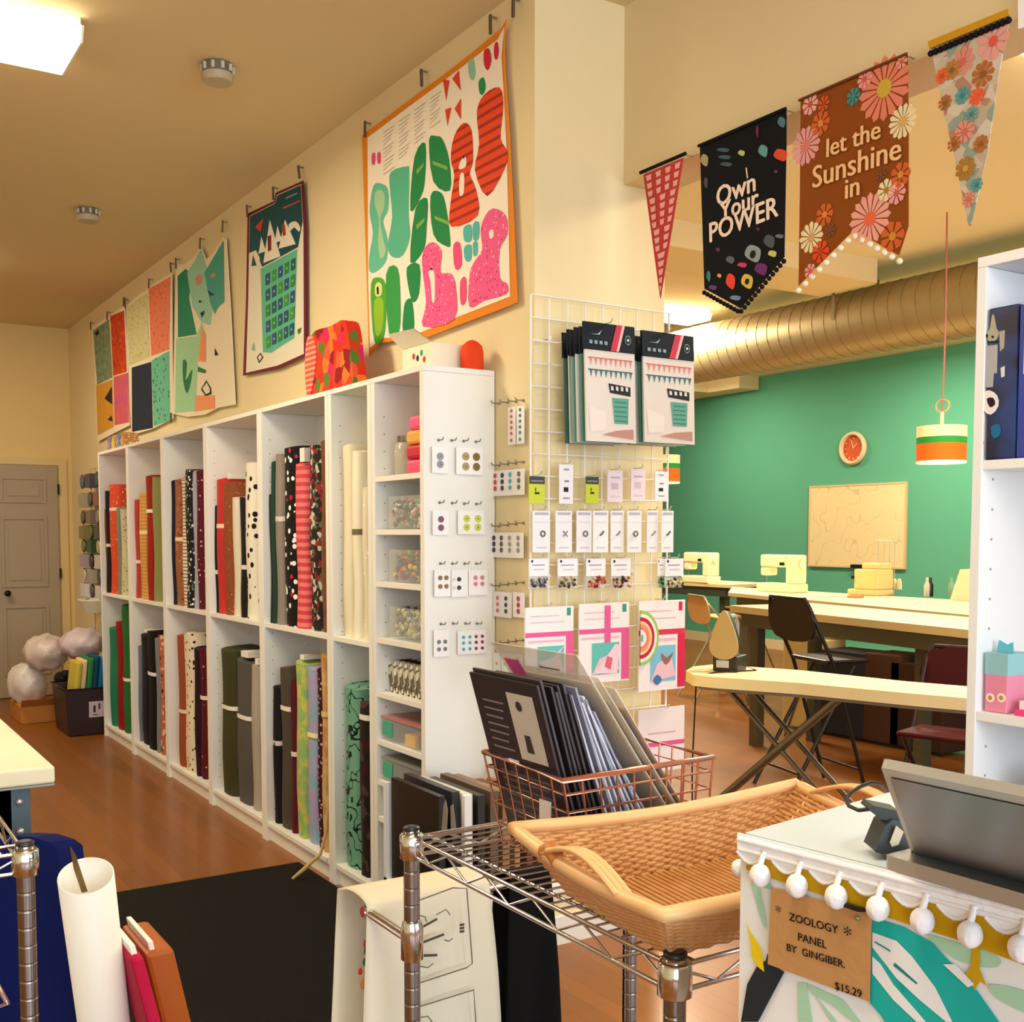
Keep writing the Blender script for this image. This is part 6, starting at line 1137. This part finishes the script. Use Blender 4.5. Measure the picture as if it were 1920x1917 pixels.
# lace trim with pompoms
b = MB(); lace = M('#F4F3F6', .85, bump=.5)
LT = .62; P = [Q(0, 0, KZ-.002)+nF*.006]; 
b.prism([Q(-.002, 0, KZ+.001)+nF*.0062, Q(LT, 0, KZ+.001)+nF*.0062, Q(LT, 0, KZ-.016)+nF*.0062, Q(-.002, 0, KZ-.016)+nF*.0062], nF*.002, lace)
b.tube([Q(0, 0, KZ-.004)+nF*.0085, Q(LT, 0, KZ-.004)+nF*.0085], .0028, lace, 6); b.tube([Q(0, 0, KZ-.013)+nF*.0085, Q(LT, 0, KZ-.013)+nF*.0085], .002, lace, 6)
sp = .0385
for k in range(16):
    x = .0+k*sp
    b.tube([Q(x+.028*i/6-.002, 0, KZ-.016-.008*math.sin(math.pi*i/6))+nF*.0075 for i in range(7)], .0018, lace, 5)
    b.face([Q(x+.028*i/6-.002, 0, KZ-.016-.007*math.sin(math.pi*i/6))+nF*.0072 for i in range(7)], lace)
b.build('lace_band', t)
for k in range(16):
    c = Q(.028+k*sp*1.0, 0, KZ-.030)+nF*.014; b = MB(); b.ball(c, (.0095, .0095, .0105), M('#F5F3F7', .95, bump=.8), 14, 10)
    b.tube([c+Vc((0, 0, .008)), c+Vc((0, 0, .02))-nF*.006], .0028, lace, 5); b.build('pompom', t)
b = MB(); c = Q(-.004, .004, KZ-.035)-eA*.004; b.ball(c, .008, M('#F1EDEE', .95, bump=.8), 12, 8); b.build('pompom', t)
# laptop
zl = KZ+.0008; s0, s1 = at(1708, 1612, 'z', zl), at(1920, 1690, 'z', zl)
h0, h1 = at(1712, 1590, 'z', zl+.012), at(1920, 1646, 'z', zl+.012)
t = thing('laptop', 'open silver grey laptop on the counter at the right edge', 'laptop', h0)
dh = (h1-h0).normalized(); dn = Vc((dh.y, -dh.x, 0)); 
if dn.dot(nF) < 0: dn = -dn
sil2 = M('#BFC0BE', .35, .6); Wd = .33
b = MB(); b.prism([h0-Vc((0, 0, .012)), h0+dh*Wd-Vc((0, 0, .012)), h0+dh*Wd+dn*.036-Vc((0, 0, .012)), h0+dn*.036-Vc((0, 0, .012))], (0, 0, .012), sil2); b.build('laptop_base', t, bev=.003)
tl_ = at(1657, 1422, 'z', KZ+.012+.145); lean_ = tl_-h0; u2 = lean_
b = MB(); nn = dh.cross(u2).normalized(); b.prism([h0+Vc((0, 0, .001)), h0+dh*Wd+Vc((0, 0, .001)), h0+dh*(Wd+0)+u2, h0+u2], nn*.005, sil2); b.build('laptop_lid', t, bev=.003)
sg = -1 if nn.dot(O-h0) > 0 else 1
off = nn*(.0055 if nn.dot(O-h0) > 0 else -.0005)
b = MB(); b.face([h0+off+dh*.004+u2*.01, h0+off+dh*(Wd-.004)+u2*.01, h0+off+dh*(Wd-.004)+u2*.94, h0+off+dh*.004+u2*.94], M('#5E6266', .3, .3)); b.build('screen', t)
# scanner
c = at(1672, 1612, 'z', KZ); t = thing('card_reader', 'dark grey handheld scanner with cable on the counter', 'scanner', c)
pv = Pl(at(1672, 1600, 'z', KZ+.002), -FW.copy()); pv.n = Vc((-FW.x, -FW.y, 0)).normalized(); pv = Pl(at(1672, 1608, 'z', KZ+.003), pv.n)
g1 = M('#2F3638', .45); back = -pv.n*.03
def vp(pts, o=0.): return [pv.at(x, y, o) for x, y in pts]
b = MB(); b.prism(vp([(1640, 1598), (1700, 1616), (1708, 1592), (1702, 1565), (1690, 1540), (1674, 1538), (1660, 1550)]), back, g1); b.build('grip_body', t, bev=.0012)
b = MB(); b.prism(vp([(1630, 1519), (1636, 1511), (1688, 1522), (1692, 1534), (1686, 1545), (1650, 1536)], -.004), back*.8, M('#1C1F20', .4)); b.build('scanner_head', t, bev=.001)
b = MB(); b.prism(vp([(1668, 1580), (1672, 1588), (1684, 1584), (1694, 1560), (1680, 1548)], .0035), pv.n*.0008, M('#C8B8A4', .35)); b.build('silver_label', t, label='worn silver label')
b = MB(); b.prism(vp([(1697, 1608), (1702, 1618), (1712, 1600), (1708, 1592)], .001), back*.6, M('#15181A', .4)); b.build('trigger', t)
b = MB(); pa = [(1634, 1517), (1610, 1520), (1592, 1512), (1586, 1500), (1594, 1488), (1612, 1476), (1632, 1468), (1650, 1470), (1662, 1480)]; b.tube([pv.at(x, y, -.01-.012*i) for i, (x, y) in enumerate(pa)], .0018, M('#0E0E10', .4), 8); b.build('cable', t)
# ================================================================ LIGHT
def area(loc, sx, sy, power, col, rot=(0, 0, 0), nm='lamp'):
    l = D.lights.new(nm, 'AREA'); l.shape = 'RECTANGLE'; l.size = sx; l.size_y = sy; l.energy = power; l.color = col
    o = D.objects.new(nm, l); C.objects.link(o); o.location = loc; o.rotation_euler = rot; return o
warm = (1, .85, .62)
for x, y, z, sx, sy, p in LAMPS: area((x, y, z), sx, sy, p, warm, nm='ceiling_lamp_glow')
# unseen lamps along the rows; those behind the duct added to brighten the wall
for x, y, z, p in ((-8.3, .3, ZC-.1, 38), (-.6, .3, ZC-.1, 18), (-4.4, -2.6, ZC-.1, 22), (-9.2, 5.3, ZB-.1, 120), (-4.2, 8.9, ZB-.1, 105), (-7.2, 8.9, ZB-.1, 95), (-10.6, 8.9, ZB-.1, 70)):
    if y > 8: t = thing('ceiling_light', 'added unseen light behind the duct to brighten the back wall, '+{-4.2: 'right end', -7.2: 'middle', -10.6: 'left end'}[x], 'ceiling light', (x, y, z)); b = MB(); b.box(x-.62, x+.62, y-.18, y+.18, z+.02, z+.09, glow); b.build('diffuser', t); area((x, y, z), 1.25, .38, p, warm, nm='ceiling_lamp_glow')
    if x > -.7 or y < -2 or x < -8 and y < 1: 
        t = thing('ceiling_light', {-8.3: 'ceiling light left of the picture toward the door', -.6: 'ceiling light above the viewer', -4.4: 'ceiling light over the left side of the shop'}[x], 'ceiling light', (x, y, z)); b = MB(); b.box(x-.18, x+.18, y-.62, y+.62, z+.02, z+.09, glow); b.build('diffuser', t)
        area((x, y, z), .38, 1.25, p, warm, nm='ceiling_lamp_glow')
for y0, y1, p in ((-3.6, -.6, 95), (-.4, 2.4, 165), (3.4, 6, 95)):
    area((3.08, (y0+y1)/2, 1.75), 2.4, y1-y0, p, (.76, .88, 1), (0, math.radians(90), 0), 'window_daylight')
w = D.worlds.new('sky'); bpy.context.scene.world = w; w.use_nodes = True; w.node_tree.nodes['Background'].inputs[0].default_value = (.85, .92, 1, 1); w.node_tree.nodes['Background'].inputs[1].default_value = .6
# ================================================================ CAMERA
cd = D.cameras.new('camera'); co = D.objects.new('camera', cd); C.objects.link(co); co.location = O
co.rotation_euler = Matrix((RT, UP, -FW)).transposed().to_euler()
cd.sensor_fit = 'HORIZONTAL'; cd.sensor_width = 36; cd.lens = F/1920*36; cd.shift_y = (CY-958.5)/1920; cd.clip_start = .02
sc = bpy.context.scene; sc.camera = co
sc.view_settings.view_transform = 'Standard'; sc.view_settings.look = 'None'; sc.view_settings.gamma = 1; sc.view_settings.use_curve_mapping = False
sc.view_settings.exposure = 0.04
sc.cycles.use_denoising = True; sc.cycles.max_bounces = 8; sc.cycles.sample_clamp_indirect = 8
